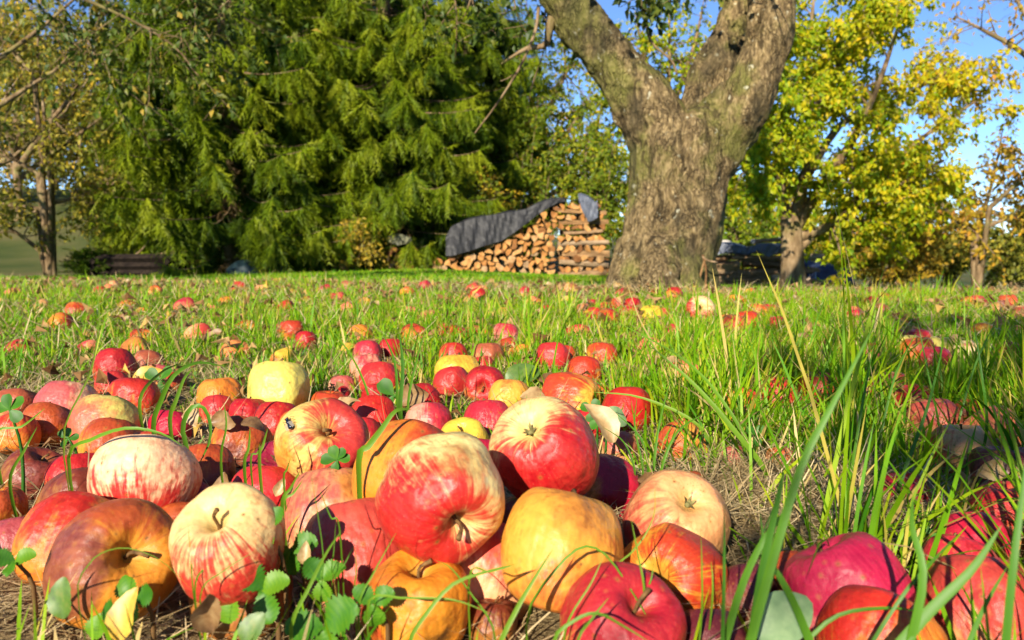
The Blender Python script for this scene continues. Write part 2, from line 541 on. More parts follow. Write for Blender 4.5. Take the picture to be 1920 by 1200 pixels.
def unit(v):
    return v / (np.linalg.norm(v, axis=-1, keepdims=True) + 1e-9)


def branch_path(rng, p, d, L, n=6, wob=.12, bend=(0, 0, 0)):
    pts = [np.array(p, float)]
    d = unit(np.array(d, float))
    for i in range(n - 1):
        d = unit(d + rng.normal(0, wob, 3) + np.array(bend) / n)
        pts.append(pts[-1] + d * L / (n - 1))
    return np.array(pts)


def grow(rng, limbs, n2, L2, n3, L3, spread=.8, up=.15, bend2=(0, 0, -.15), bend3=(0, 0, -.35), sub_from=.25, wood=None, leafy=None):
    """limbs: list of (points, r0, r1). Adds wood tubes to `wood`, returns twig point lists"""
    twigs = []
    for pts, r0, r1 in limbs:
        n = len(pts)
        rad = np.linspace(r0, r1, n)
        tube(wood, pts, rad, 8 if r0 > .03 else 6)
        for k_ in range(n2):
            s = rng.uniform(sub_from, 1.0) ** .85
            i = min(int(s * (n - 1)), n - 2)
            u = s * (n - 1) - i
            p = pts[i] * (1 - u) + pts[i + 1] * u
            tan = unit(pts[i + 1] - pts[i])
            d = tan * (1 - spread) + unit(rng.normal(0, 1, 3)) * spread + np.array([0, 0, up])
            L = L2 * rng.uniform(.5, 1.15) * (1.15 - .45 * s)
            q = branch_path(rng, p, d, L, 6, .14, bend2)
            rr = max(.004, (r0 + (r1 - r0) * s) * .45)
            tube(wood, q, np.linspace(rr, rr * .3, 6), 5)
            for j in range(n3):
                s2 = rng.uniform(.2, 1)
                i2 = min(int(s2 * 5), 4)
                u2 = s2 * 5 - i2
                p2 = q[i2] * (1 - u2) + q[i2 + 1] * u2
                d2 = unit(q[i2 + 1] - q[i2]) * .5 + unit(rng.normal(0, 1, 3)) * .8
                q2 = branch_path(rng, p2, d2, L3 * rng.uniform(.5, 1.2), 5, .16, bend3)
                tube(wood, q2, np.linspace(max(.003, rr * .3), .0015, 5), 3, cap=False)
                twigs.append(q2)
            twigs.append(q[2:])
    return twigs


def leaves_on(rng, buf, twigs, per, size, rnd_fn, droop=.5, ratio=.55, jitter=.03):
    P, D = [], []
    for q in twigs:
        n = len(q)
        m = rng.poisson(per)
        if m == 0:
            continue
        s = rng.uniform(.1, 1, m) * (n - 1)
        i = np.minimum(s.astype(int), n - 2)
        u = (s - i)[:, None]
        P.append(q[i] * (1 - u) + q[i + 1] * u + rng.normal(0, jitter, (m, 3)))
        D.append(unit(q[i + 1] - q[i]) * .5 + rng.normal(0, .6, (m, 3)))
    P = np.concatenate(P)
    D = np.concatenate(D)
    D[:, 2] -= droop
    N = rng.normal(0, .7, P.shape) + np.array([-.25, -.55, .8])
    L = size * rng.uniform(.65, 1.25, len(P))
    leaf_cards(buf, P, D, N, L, L * ratio, rnd_fn(P, rng))
    return len(P)


def tree_thing(name, base, wood, leaf, lmat, label, cat='tree', group=None, bark='bark_far'):
    """meshes are built in world space around base; shift them to a local origin there"""
    base = np.array(base, float)
    wood.v = [v - base for v in wood.v]
    e = link(name, None, loc=base, label=label, cat=cat, group=group)
    wm = wood.mesh(name + '_trunk', [M[bark]])
    link('trunk', wm, e)
    lm = None
    if leaf is not None and leaf.n:
        leaf.v = [v - base for v in leaf.v]
        lm = leaf.mesh(name + '_crown', [M[lmat]], smooth=False)
        link('crown', lm, e)
    return e


def copy_thing(e, loc, rz, sc, label, group=None, smat=None):
    r = e.copy()
    COL.objects.link(r)
    r.location = loc
    r.rotation_euler = (0, 0, rz)
    r.scale = (sc, sc, sc) if np.ndim(sc) == 0 else sc
    r['label'] = label
    if group:
        r['group'] = group
    for ch in [o for o in bpy.data.objects if o.parent == e]:
        c = ch.copy()
        COL.objects.link(c)
        c.parent = r
        if smat and ch.name.startswith('crown'):
            c.material_slots[0].link = 'OBJECT'
            c.material_slots[0].material = M[smat]
    return r


# ------------------------------------------------------------------ the old apple tree
TY = 4.2


def remeshed(buf, voxel, smooth_iter=2):
    me = buf.mesh('tmp', [])
    o = bpy.data.objects.new('tmp', me)
    COL.objects.link(o)
    m = o.modifiers.new('r', 'REMESH')
    m.mode = 'VOXEL'
    m.voxel_size = voxel
    s = o.modifiers.new('s', 'SMOOTH')
    s.factor = .5
    s.iterations = smooth_iter
    dg = bpy.context.evaluated_depsgraph_get()
    out = bpy.data.meshes.new_from_object(o.evaluated_get(dg))
    bpy.data.objects.remove(o)
    return out


def build_apple_tree():
    rng = np.random.default_rng(11)
    b = Buf()
    T = lambda px, py, dy=0.: at(px, py, TY + dy)
    S = TY / F                         # metres per pixel at the trunk
    # trunk with flared foot
    tube(b, catmull([T(1236, 600), T(1238, 545), T(1245, 490), T(1262, 400), T(1273, 320), T(1278, 265), T(1272, 215)], 22),
         np.interp(np.linspace(0, 1, 22), [0, .17, .35, .6, .75, .9, 1], [125 * S, 108 * S, 91 * S, 87 * S, 90 * S, 88 * S, 60 * S]), 22)
    # root flares
    for px, py, dy in ((1150, 556, -.05), (1328, 552, -.05), (1235, 560, -.42), (1185, 558, -.25), (1300, 556, -.3)):
        tube(b, catmull([T(1240 + (px - 1240) * .55, 460, dy * .4), T(1240 + (px - 1240) * .85, 520, dy * .8), T(px, py + 8, dy * 1.1)], 8), np.linspace(40 * S, 17 * S, 8), 10)
    # left limb
    left = catmull([T(1262, 300), T(1226, 225), T(1180, 160), T(1130, 95), T(1085, 40), T(1040, -25), T(985, -120, .1), T(900, -260, .2), T(790, -400, .1)], 26)
    tube(b, left, np.interp(np.linspace(0, 1, 26), [0, .15, .3, .5, .7, 1], [66 * S, 58 * S, 48 * S, 43 * S, 38 * S, 25 * S]), 16)
    # right limb, front one: bulges out to the right then rises
    rf = catmull([T(1290, 330), T(1340, 255), T(1390, 195, -.07), T(1422, 120, -.12), T(1440, 40, -.12), T(1450, -40, -.08), T(1470, -150, 0), T(1530, -300, .1), T(1620, -430, .2)], 26)
    tube(b, rf, np.interp(np.linspace(0, 1, 26), [0, .13, .25, .4, .6, 1], [68 * S, 64 * S, 54 * S, 43 * S, 38 * S, 24 * S]), 16)
    # right limb, back one
    rb = catmull([T(1290, 290, .05), T(1318, 200, .12), T(1352, 110, .18), T(1388, 30, .24), T(1412, -60, .3), T(1400, -200, .5), T(1360, -360, .9)], 22)
    tube(b, rb, np.interp(np.linspace(0, 1, 22), [0, .2, .4, .6, 1], [54 * S, 44 * S, 37 * S, 33 * S, 22 * S]), 14)
    me = remeshed(b, .012, 3)
    n = len(me.vertices)
    co = np.empty(n * 3, np.float32)
    me.vertices.foreach_get('co', co)
    no = np.empty(n * 3, np.float32)
    me.vertices.foreach_get('normal', no)
    co = co.reshape(-1, 3)
    no = no.reshape(-1, 3)
    base = T(1240, 545)
    base[2] = gz1(base[0], base[1])
    d = np.empty(n)
    for i in range(n):
        p = co[i]
        v = Vector((p[0] * 5, p[1] * 5, p[2] * 2.2))
        rdg = 1 - abs(mnoise.noise(Vector((p[0] * 9, p[1] * 9, p[2] * 1.6))))
        d[i] = .030 * mnoise.noise(v) + .022 * (rdg - .75) + .014 * mnoise.noise(Vector((p[0] * 17, p[1] * 17, p[2] * 9))) + .009 * mnoise.noise(Vector((p[0] * 45, p[1] * 45, p[2] * 22)))
    # bark collar under the right limb: a dark fold
    fold = T(1385, 285)
    d -= .03 * np.exp(-((co - fold) ** 2).sum(1) / .035 ** 2)
    for g0, g1 in ((T(1318, 235), T(1345, 150)), (T(1345, 150), T(1392, 60)), (T(1392, 60), T(1412, -20)), (T(1275, 215), T(1250, 330)), (T(1250, 330), T(1225, 440))):
        ab = (g1 - g0)[[0, 2]]
        tt_ = np.clip(((co[:, [0, 2]] - g0[[0, 2]]) @ ab) / (ab @ ab), 0, 1)
        dd_ = np.linalg.norm(co[:, [0, 2]] - g0[[0, 2]] - tt_[:, None] * ab, axis=1)
        d -= (.030 if g0[2] > .9 else .018) * np.exp(-(dd_ / .022) ** 2) * (co[:, 1] < TY + .05)
    co = co + no * d[:, None]
    me.vertices.foreach_set('co', (co - base).astype(np.float32).ravel())
    me.polygons.foreach_set('use_smooth', np.ones(len(me.polygons), bool))
    me.materials.clear()
    me.materials.append(M['bark'])
    me.update()
    e = link('apple_tree', None, loc=base, label='thick old apple tree trunk forking into heavy limbs, grey-brown flaking bark', cat='tree')
    link('trunk', me, e)
    # crown above the picture, limbs spreading out
    wood, leaf = Buf(), Buf()
    limbs = []
    ends = [(left[-1], left[-1] - left[-4]), (rf[-1], rf[-1] - rf[-4]), (rb[-1], rb[-1] - rb[-4]), (left[16], np.array([-.7, .3, .6])), (left[20], np.array([-.9, -.5, .25])), (rf[19], np.array([.9, -.3, .5])), (rb[16], np.array([.2, .8, .6])), (left[-1], np.array([-.8, .2, .15])), (left[18], np.array([-.2, -.7, .6])), (rf[-1], np.array([.8, .1, .2])), (left[22], np.array([-.3, -1, .3])), (left[19], np.array([.1, -1, .35])), (rf[20], np.array([-.3, -1, .3])), (left[-1], np.array([-1, -.35, .1]))]
    for p, d_ in ends:
        q = branch_path(rng, p, unit(d_) + np.array([0, 0, .1]), rng.uniform(1.3, 1.9), 8, .13, (0, 0, -.1))
        limbs.append((q, .045, .014))
    tw = grow(rng, limbs, 9, .75, 5, .34, up=.2, wood=wood)
    zmin = lambda q: q[:, 2].min()
    tw = [q for q in tw if zmin(q) > 1.35 + .0 * q[0, 0] or (q[:, 1].mean() > 3.3 and zmin(q) > 1.22)]
    # drooping twigs that hang into the top of the picture between the limbs
    for px, py, l_, dy in ((1195, -40, .30, -.1), (1225, -30, .22, .1), (1290, -50, .28, .0), (1330, -20, .2, .2), (1210, 5, .18, .1), (1265, -30, .18, .3), (1000, -30, .5, .3), (840, -30, .5, .5), (905, -40, .5, .6), (760, -60, .45, .5), (1015, -40, .65, .1), (960, -60, .5, .2)):
        q = branch_path(rng, T(px, py - 30, dy), (rng.normal(0, .4), rng.normal(0, .2), -1), l_, 6, .22)
        tube(wood, q, np.linspace(.006, .002, 6), 4)
        for _ in range(4):
            s_ = rng.integers(1, 5)
            q2 = branch_path(rng, q[s_], (rng.normal(0, 1), rng.normal(0, .5), -.4), l_ * .4, 4, .2)
            tube(wood, q2, np.linspace(.003, .0015, 4), 3)
            tw.append(q2)
        tw.append(q)
    leaves_on(rng, leaf, tw, 8.0, .062, lambda P, r_: np.clip(r_.beta(2, 3, len(P)) + .08 * r_.normal(size=len(P)), 0, 1), .45)
    # the long bare whip hanging left of the left limb, and a dark side branch
    tube(wood, catmull([T(1010, 15, -.1), T(1003, 60, -.15), T(975, 125, -.2), T(935, 190, -.22), T(890, 250, -.25)], 14), np.linspace(.010, .0035, 14), 6)
    tube(wood, catmull([T(962, 140, -.2), T(950, 148, -.2), T(938, 152, -.2)], 5), np.linspace(.004, .002, 5), 5)
    tube(wood, catmull([T(1040, 20), T(1030, 55), T(1022, 85, .02), T(985, 92, .05), T(940, 120, .1)], 12), np.linspace(.028, .006, 12), 7)
    tube(wood, catmull([T(1225, 8, .2), T(1212, 40, .1), T(1222, 80, .0), T(1258, 112, 0), T(1270, 140, 0)], 12), np.linspace(.007, .006, 12), 6)
    wood.v = [v - base for v in wood.v]
    leaf.v = [v - base for v in leaf.v]
    link('branches', wood.mesh('apple_tree_branches', [M['bark_far']]), e)
    link('crown', leaf.mesh('apple_tree_crown', [M['appleleaf']], smooth=False), e)
    # thin shoots by the foot of the trunk
    for k_, pts in enumerate(([(1322, 485, -.3), (1312, 520, -.3), (1306, 545, -.32)], [(1318, 478, -.3), (1324, 510, -.3), (1321, 548, -.32)], [(1317, 480, -.3), (1326, 488, -.3), (1345, 492, -.28)])):
        bb = Buf()
        tube(bb, catmull([T(*p) - base for p in pts], 8), np.linspace(.006, .005, 8), 6)
        link('shoot', bb.mesh('foot_shoot', [M['woodside']]), e)
    return e


build_apple_tree()


# ------------------------------------------------------------------ spruces
def spruce_mesh(seed, H=11., Rm=2.1, h0=.85):
    rng = np.random.default_rng(seed)
    wood, fol, dead = Buf(), Buf(), Buf()
    tube(wood, [(0, 0, -.4), (0, 0, H * .3), (0.03, 0, H * .7), (0, 0, H)], [.17, .14, .07, .01], 10)
    BP, BD, BL, BR = [], [], [], []
    h = h0
    while h < H - .3:
        low = h < 5.2
        nb = 7 if low else 4
        a0 = rng.uniform(0, 6.28)
        for k_ in range(nb):
            a = a0 + k_ * 6.283 / nb + rng.normal(0, .22)
            L = Rm * (1 - h / H) ** .75 * rng.uniform(.72, 1.12)
            s = np.linspace(0, 1, 10)
            bo = rng.normal(0, .13)
            drop = rng.uniform(.12, .72) * (1 if low else .6)
            zz = h + rng.normal(0, .12) + L * (-drop * s + (drop * .62) * s ** 2.4)
            pts = np.stack([np.cos(a) * L * s, np.sin(a) * L * s, zz], 1)
            pts[:, :2] += np.cumsum(rng.normal(0, .012, (10, 2)), 0)
            tube(wood, pts, np.linspace(.022, .004, 10), 4, cap=False)
            live = .30 if low else .15
            step = .036 if low else .10
            m = int(L * (1 - live) / step) + 2
            ss = np.linspace(live, 1, m) * 9
            i = np.minimum(ss.astype(int), 8)
            u = (ss - i)[:, None]
            P = pts[i] * (1 - u) + pts[i + 1] * u
            tan = unit(pts[i + 1] - pts[i])
            side = np.stack([-np.sin(a) * np.ones(m), np.cos(a) * np.ones(m), np.zeros(m)], 1)
            for sg in (-1, 1, 0):
                sw = rng.uniform(.3, 1.0, m)[:, None]
                D = sg * side * sw + tan * rng.uniform(.25, .8, m)[:, None]
                D[:, 2] -= rng.uniform(.5, 1.6, m) if sg else rng.uniform(.9, 1.8, m)
                LL = rng.uniform(.16, .52, m) * (1 if low else .8)
                if sg == 0:
                    keep = rng.random(m) < .7
                else:
                    keep = rng.random(m) < .92
                BP.append(P[keep]); BD.append(unit(D)[keep]); BL.append(LL[keep])
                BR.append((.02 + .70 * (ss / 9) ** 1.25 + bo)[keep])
            # tip leader
            BP.append(pts[-1:]); BD.append(unit(tan[-1:] + [[0, 0, .2]])); BL.append(np.array([.3])); BR.append(np.array([.85]))
        h += rng.uniform(.14, .20) if low else rng.uniform(.3, .42)
    # dead lower branches
    for k_ in range(60):
        a = rng.uniform(0, 6.28)
        hh = rng.uniform(.15, 1.7)
        L = rng.uniform(.5, 1.5)
        q = branch_path(rng, (0, 0, hh), (math.cos(a), math.sin(a), rng.uniform(-.25, .2)), L, 7, .1, (0, 0, -.3))
        tube(dead, q, np.linspace(.012, .003, 7), 4, rnd=rng.uniform(.2, 1))
        for j in range(12):
            i = rng.integers(2, 7)
            q2 = branch_path(rng, q[min(i, 6)], unit(rng.normal(0, 1, 3)) + [0, 0, -.5], rng.uniform(.12, .4), 4, .2, (0, 0, -.6))
            tube(dead, q2, np.linspace(.004, .001, 4), 3, cap=False, rnd=rng.uniform(.2, 1))
    P = np.concatenate(BP); D = np.concatenate(BD); L = np.concatenate(BL); Rn = np.concatenate(BR)
    n = len(P)
    N = unit(rng.normal(0, 1, (n, 3)))
    S = unit(np.cross(D, N))
    Nn = np.cross(S, D)
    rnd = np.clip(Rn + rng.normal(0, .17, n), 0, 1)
    # each branchlet is a feather: spine + side shoots that sag
    K = 7
    V, T = [], []
    sag = np.array([0, 0, -1.])
    wv = .010
    pe = P + D * L[:, None] + sag * (L * .18)[:, None]
    V.append(np.stack([P - S * wv, P + S * wv, pe], 1))
    cnt = [3]
    for k_ in range(K):
        f0 = .12 + .78 * k_ / (K - 1)
        for sg in (-1, 1):
            b0 = P + (pe - P) * f0
            ang = rng.uniform(.45, .95, n)[:, None]
            dd = unit(D * ang + sg * S * (1 - ang * .5) + Nn * rng.normal(0, .35, n)[:, None] + sag * .35)
            ll = (L * (.42 - .25 * f0) * rng.uniform(.7, 1.25, n))[:, None]
            wd = unit(np.cross(dd, Nn + rng.normal(0, .3, (n, 3)))) * .0085
            V.append(np.stack([b0 - wd, b0 + wd, b0 + dd * ll], 1))
            cnt.append(3)
    V = np.concatenate(V, 1)
    m = V.shape[1]
    Vf = V.reshape(-1, 3)
    T = np.arange(n * m).reshape(-1, 3)
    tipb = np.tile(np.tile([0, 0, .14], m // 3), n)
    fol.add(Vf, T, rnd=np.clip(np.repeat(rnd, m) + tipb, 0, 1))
    print('spruce tris', len(T))
    return (wood.mesh('spruce_trunk', [M['bark_far']]), fol.mesh('spruce_crown', [M['spruce']], smooth=False), dead.mesh('spruce_dead_branches', [M['deadtwig']]))


SPR = [spruce_mesh(3), spruce_mesh(8, 10.5, 1.9, 1.0)]
for px, Y, var, rz, sc, lab in ((440, 13.0, 0, .4, 1.0, 'spruce with drooping sunlit boughs, left of the spruce row, over the blue bundle'),
                                (570, 14.4, 1, 2.0, 1.08, 'spruce in the middle of the row, set back, dead brown twigs at its foot'),
                                (728, 14.3, 0, 3.6, 1., 'spruce whose low boughs hang over the left end of the woodpile'),
                                (880, 17.4, 1, 5.1, 1.1, 'spruce standing behind the black tarpaulin of the woodpile'),
                                (330, 18.0, 1, .9, 1.05, 'dark shaded spruce at the left end of the row, boughs over the board stack'),
                                (505, 16.5, 0, 1.3, 1.1, 'spruce behind the front row, seen between left and middle trees'),
                                (680, 17.5, 1, 4.3, 1.12, 'spruce behind the front row, seen between middle and woodpile trees')):
    p = at(px, 500, Y)
    e = link('spruce_tree', None, loc=(p[0], p[1], gz1(p[0], p[1]) - .05), label=lab, cat='tree', group='spruces in a row behind the lawn')
    e.rotation_euler = (0, 0, rz)
    e.scale = (sc, sc, sc)
    for nm, me in zip(('trunk', 'crown', 'dead_branches'), SPR[var]):
        link(nm, me, e)


# ------------------------------------------------------------------ broadleaf trees
def limb_px(rng, pts, Y, r0, r1, n=14):
    return (catmull([at(p[0], p[1], Y + (p[2] if len(p) > 2 else 0)) for p in pts], n), r0, r1)


def build_yellow_tree():
    rng = np.random.default_rng(21)
    Y = 9.0
    wood, leaf = Buf(), Buf()
    base = at(1487, 540, Y)
    base[2] = gz1(base[0], base[1])
    S = Y / F
    tube(wood, catmull([at(1487, 560, Y), at(1486, 500, Y), at(1484, 440, Y), at(1480, 400, Y)], 8), [26 * S, 24 * S, 22 * S, 21 * S, 20 * S, 19 * S, 18 * S, 16 * S], 12)
    lim = [limb_px(rng, L, Y, r0, .012) for L, r0 in (
        ([(1478, 420), (1466, 370), (1462, 300, -.2), (1440, 180, -.5), (1420, 40, -.7)], .075),
        ([(1486, 420), (1505, 350), (1520, 250, .2), (1515, 120, .5), (1530, -40, .6)], .08),
        ([(1490, 430), (1540, 350, -.1), (1600, 260, -.4), (1650, 150, -.6), (1690, 30, -.6)], .07),
        ([(1495, 445), (1560, 420), (1650, 330, .3), (1740, 250, .5), (1830, 190, .5)], .06),
        ([(1495, 470), (1540, 430), (1610, 395, -.3), (1700, 340, -.6), (1770, 300, -.7)], .05),
        ([(1478, 400), (1450, 330, .3), (1410, 270, .7), (1385, 210, 1.)], .045),
        ([(1508, 340), (1580, 230, .6), (1680, 190, 1.), (1790, 130, 1.2), (1850, 170, 1.3)], .05),
        ([(1462, 330), (1420, 300, -.5), (1395, 320, -.8)], .03),
        ([(1515, 240), (1580, 110, 0), (1640, -10, .2)], .05),
        ([(1560, 400), (1640, 380, .3), (1720, 350, .6)], .035))]
    tw = grow(rng, lim, 19, .74, 6, .34, up=.12, bend2=(0, 0, -.3), bend3=(0, 0, -.5), wood=wood)

    def rn(P, r_):
        # leaves turn from green at the left to orange at the right and outside of this crown
        x = (P[:, 0] - base[0]) / 2.2
        return np.clip(.42 + .18 * x + .16 * r_.normal(size=len(P)) , 0, 1)
    n = leaves_on(rng, leaf, tw, 28, .068, rn, .7, .58)
    print('yellow tree leaves', n)
    return tree_thing('yellow_leaved_tree', base, wood, leaf, 'yellowgreen', 'yellow-green broadleaf tree with forked trunk and arching crown, right of the old apple tree')


build_yellow_tree()


def simple_tree(seed, name, label, base_px, Y, limbs, r0, lmat, n2, L2, n3, L3, per, size, mean=.5, sd=.2, droop=.5, group=None, ratio=.55, r1=.008, up=.12, cat='tree'):
    rng = np.random.default_rng(seed)
    wood, leaf = Buf(), Buf()
    base = at(base_px[0], base_px[1], Y)
    base[2] = gz1(base[0], base[1])
    lim = []
    for k_, L in enumerate(limbs):
        q = catmull([at(p[0], p[1], Y + (p[2] if len(p) > 2 else 0)) for p in L], 12)
        rr = r0 if k_ == 0 else r0 * .62
        if k_ == 0 or np.hypot(*(q[0] - base)[:2]) < .12:
            q[0, 2] = min(q[0, 2], gz1(q[0, 0], q[0, 1]) - .05)
        lim.append((q, rr, r1))
    tw = grow(rng, lim, n2, L2, n3, L3, wood=wood, up=up)
    n = leaves_on(rng, leaf, tw, per, size, lambda P, r_: np.clip(mean + sd * r_.normal(size=len(P)), 0, 1), droop, ratio)
    return tree_thing(name, base, wood, leaf, lmat, label, cat, group)


# right background
oak = simple_tree(31, 'orange_leaved_tree', 'sparse orange-brown tree with a pale crooked trunk at the right edge', (1830, 545), 13.,
            [[(1830, 545), (1838, 500), (1828, 450, .2), (1850, 380, .3), (1870, 300, .2), (1880, 240, .2)],
             [(1832, 470), (1800, 420, .3), (1770, 390, .5), (1750, 340, .6)], [(1845, 400), (1900, 350, -.4), (1950, 310, -.5)],
             [(1840, 430), (1890, 410), (1950, 400)]],
            .07, 'autumn', 11, .9, 6, .42, 8, .10, .45, .25)
simple_tree(32, 'bare_topped_tree', 'nearly bare tree with thin twigs against the sky at upper right', (2020, 545), 11.,
            [[(2020, 545), (2010, 380), (1990, 200), (1970, 60), (1950, -80)], [(1990, 210), (1930, 110, -.2), (1850, 60, -.3), (1790, 30, -.3)], [(1985, 150), (1930, 40), (1880, -40)]],
            .09, 'autumn', 9, .8, 4, .35, 2.2, .085, .5, .2)
shrub_defs = [
    (41, (1400, 520), 15., 'olive-green bush behind the small woodpile, right of the apple trunk', 'shrub', .45, [(1400, 330), (1360, 380), (1440, 370), (1380, 430), (1430, 440)], 2.6, .075),
    (42, (1575, 530), 16., 'yellow-green bush below the yellow-leaved tree, right of its trunk', 'shrub', .70, [(1560, 400), (1600, 420), (1530, 440), (1620, 460)], 2.6, .08),
    (43, (1690, 535), 15., 'rusty orange-brown bush right of the navy tarpaulin', 'autumn', .40, [(1650, 420), (1700, 400), (1740, 430), (1680, 460), (1720, 470)], 3.2, .08),
    (44, (1780, 540), 18., 'olive-brown bush left of the crooked pale trunk', 'olive', .5, [(1760, 390), (1800, 380), (1740, 430), (1830, 420), (1790, 450)], 3.4, .09),
    (45, (1900, 545), 16., 'dull green bush at the right edge behind the crooked trunk', 'olive', .45, [(1880, 420), (1920, 400), (1950, 430), (1870, 460), (1930, 460)], 3.2, .085),
    (46, (1110, 505), 15.5, 'bright yellow-green shrub behind the crib end of the woodpile', 'shrub', .55, [(1100, 230), (1150, 270), (1060, 260), (1170, 370), (1120, 350), (1080, 350), (1160, 320)], 3.2, .075),
    (47, (985, 500), 16.5, 'shrub with scattered yellow leaves above the black tarpaulin', 'shrub', .5, [(960, 200), (1010, 180), (930, 300), (1040, 250), (980, 290), (1000, 360), (1060, 340)], 2.7, .075),
    (49, (900, 495), 15., 'low shrub with orange and yellow leaves behind the tarpaulin slope', 'shrub', .78, [(880, 360), (920, 345), (860, 390), (945, 375)], 2.2, .07),
    (50, (635, 495), 12.9, 'small yellow-leaved sapling among dead twigs below the spruces', 'autumn', .25, [(600, 420), (640, 440), (680, 450)], 2.2, .06),
    (51, (1640, 530), 20., 'tall pale olive thicket far behind the yellow-leaved tree', 'olive', .55, [(1600, 390), (1660, 380), (1560, 400), (1700, 410), (1630, 440), (1690, 450)], 3.4, .1),
    (52, (1480, 525), 20., 'yellowish thicket far behind the forked yellow-leaved tree', 'yellowgreen', .5, [(1440, 360), (1490, 340), (1530, 380), (1400, 390), (1470, 420), (1520, 430)], 3.2, .1),
]
for sd_, bpx, Y, lab, mt, mean, tops, per, size in shrub_defs:
    rs = np.random.default_rng(sd_)
    limbs = []
    for (tx, ty) in tops:
        bx = bpx[0] + (tx - bpx[0]) * .15
        dz = rs.uniform(-.7, .7)
        limbs.append([(bx, bpx[1]), ((bx + tx) / 2 + rs.uniform(-8, 8), (bpx[1] + ty) / 2, dz * .5), (tx, ty, dz)])
    simple_tree(sd_, 'shrub', lab, bpx, Y, limbs,   .028, mt, 15, .62, 6, .28, per * 3.2, size * 1.2, mean, .2, .45, 'shrubs along the lawn edge', cat='shrub')

simple_tree(48, 'yellowing_tree', 'tall yellow-green tree seen through the fork of the apple tree', (1255, 510), 19.,
            [[(1255, 515), (1258, 400), (1250, 250), (1256, 100), (1250, -60)], [(1256, 330), (1190, 230, .5), (1150, 130, .8)], [(1256, 300), (1320, 200, -.5), (1370, 110, -.8)], [(1254, 230), (1210, 110, -.8), (1190, 20, -1.)], [(1254, 220), (1300, 90, .8), (1320, 0, 1.)], [(1256, 350), (1340, 300, .6), (1400, 260, .8)], [(1256, 350), (1170, 310, -.6), (1120, 280, -.8)]],
            .13, 'yellowgreen', 15, 1.2, 7, .5, 7.5, .12, .36, .2)
simple_tree(53, 'yellowing_tree', 'olive-green tree rising between the spruces and the apple tree', (1010, 505), 20.,
            [[(1010, 510), (1012, 400), (1005, 260), (1012, 150), (1005, 90)], [(1010, 360), (950, 260, .5), (920, 190, .8)], [(1010, 340), (1070, 240, -.5), (1110, 170, -.8)], [(1008, 260), (960, 150, -.8), (945, 100, -1.)], [(1008, 250), (1060, 140, .8), (1080, 90, 1.)], [(1010, 380), (1100, 320, .6), (1150, 280, .8)]],
            .13, 'shrub', 15, 1.2, 7, .5, 8, .12, .55, .2)
# left background
simple_tree(61, 'slender_tree', 'slender dark tree with a low branch to the left, at the left edge', (92, 515), 12.,
            [[(94, 520), (86, 470), (82, 400), (78, 320), (84, 220), (70, 90), (80, -40)], [(86, 480), (50, 450, -.2), (10, 425, -.3), (-40, 420, -.3)],
             [(80, 385), (130, 375, .2), (175, 370, .4)], [(80, 330), (30, 300), (-20, 250)], [(84, 240), (140, 170, .3), (170, 100, .4)], [(82, 300), (150, 250, -.4), (190, 220, -.6)], [(80, 390), (20, 385, .4), (-30, 370, .5)], [(74, 150), (20, 90), (0, 20)]],
            .062, 'olive', 10, .8, 6, .36, 7, .085, .68, .2)
simple_tree(62, 'forked_tree', 'fruit tree with two leaning stems behind the dark board stack', (245, 500), 14.,
            [[(238, 505), (246, 450), (238, 400), (200, 340, .2), (170, 260, .3)], [(255, 505), (262, 450), (268, 410), (300, 340, -.2), (310, 280, -.3)],
             [(240, 410), (190, 385, -.4), (130, 375, -.6)], [(266, 420), (320, 400, .3), (360, 395, .5)], [(245, 400), (250, 330), (240, 240)]],
            .085, 'olive', 11, .8, 6, .36, 8, .085, .62, .2)

# trees of the wood behind: individuals far back, built from two grown trees
far1 = simple_tree(71, 'woodland_tree', 'tall brown-leaved woodland tree rising at far left on the shaded slope', (30, 440), 30.,
            [[(30, 445), (34, 380), (30, 250), (36, 120), (30, 20)], [(32, 330), (-40, 220, 1.), (-70, 140, 1.4)], [(33, 320), (100, 210, -1.), (130, 120, -1.6)], [(33, 260), (70, 120, 1.2), (90, 40, 1.6)], [(33, 300), (-10, 180, -1.2), (-30, 70, -1.6)], [(33, 340), (90, 290, 1.2), (130, 250, 1.6)]],
            .22, 'olive', 16, 2.0, 7, .85, 9, .20, .60, .22, group='trees of the wood behind')
far2 = simple_tree(72, 'woodland_tree', 'broad yellowing woodland tree behind the gap between slender tree and spruces', (190, 430), 32.,
            [[(190, 438), (192, 370), (196, 260), (190, 140), (196, 60)], [(192, 340), (120, 230, 1.), (100, 160, 1.4)], [(193, 330), (260, 220, -1.), (290, 140, -1.6)], [(193, 270), (230, 150, 1.2)], [(193, 310), (150, 190, -1.2)], [(193, 350), (250, 310, 1.2)]],
            .22, 'olive', 16, 2.0, 7, .85, 9, .20, .72, .2, group='trees of the wood behind')
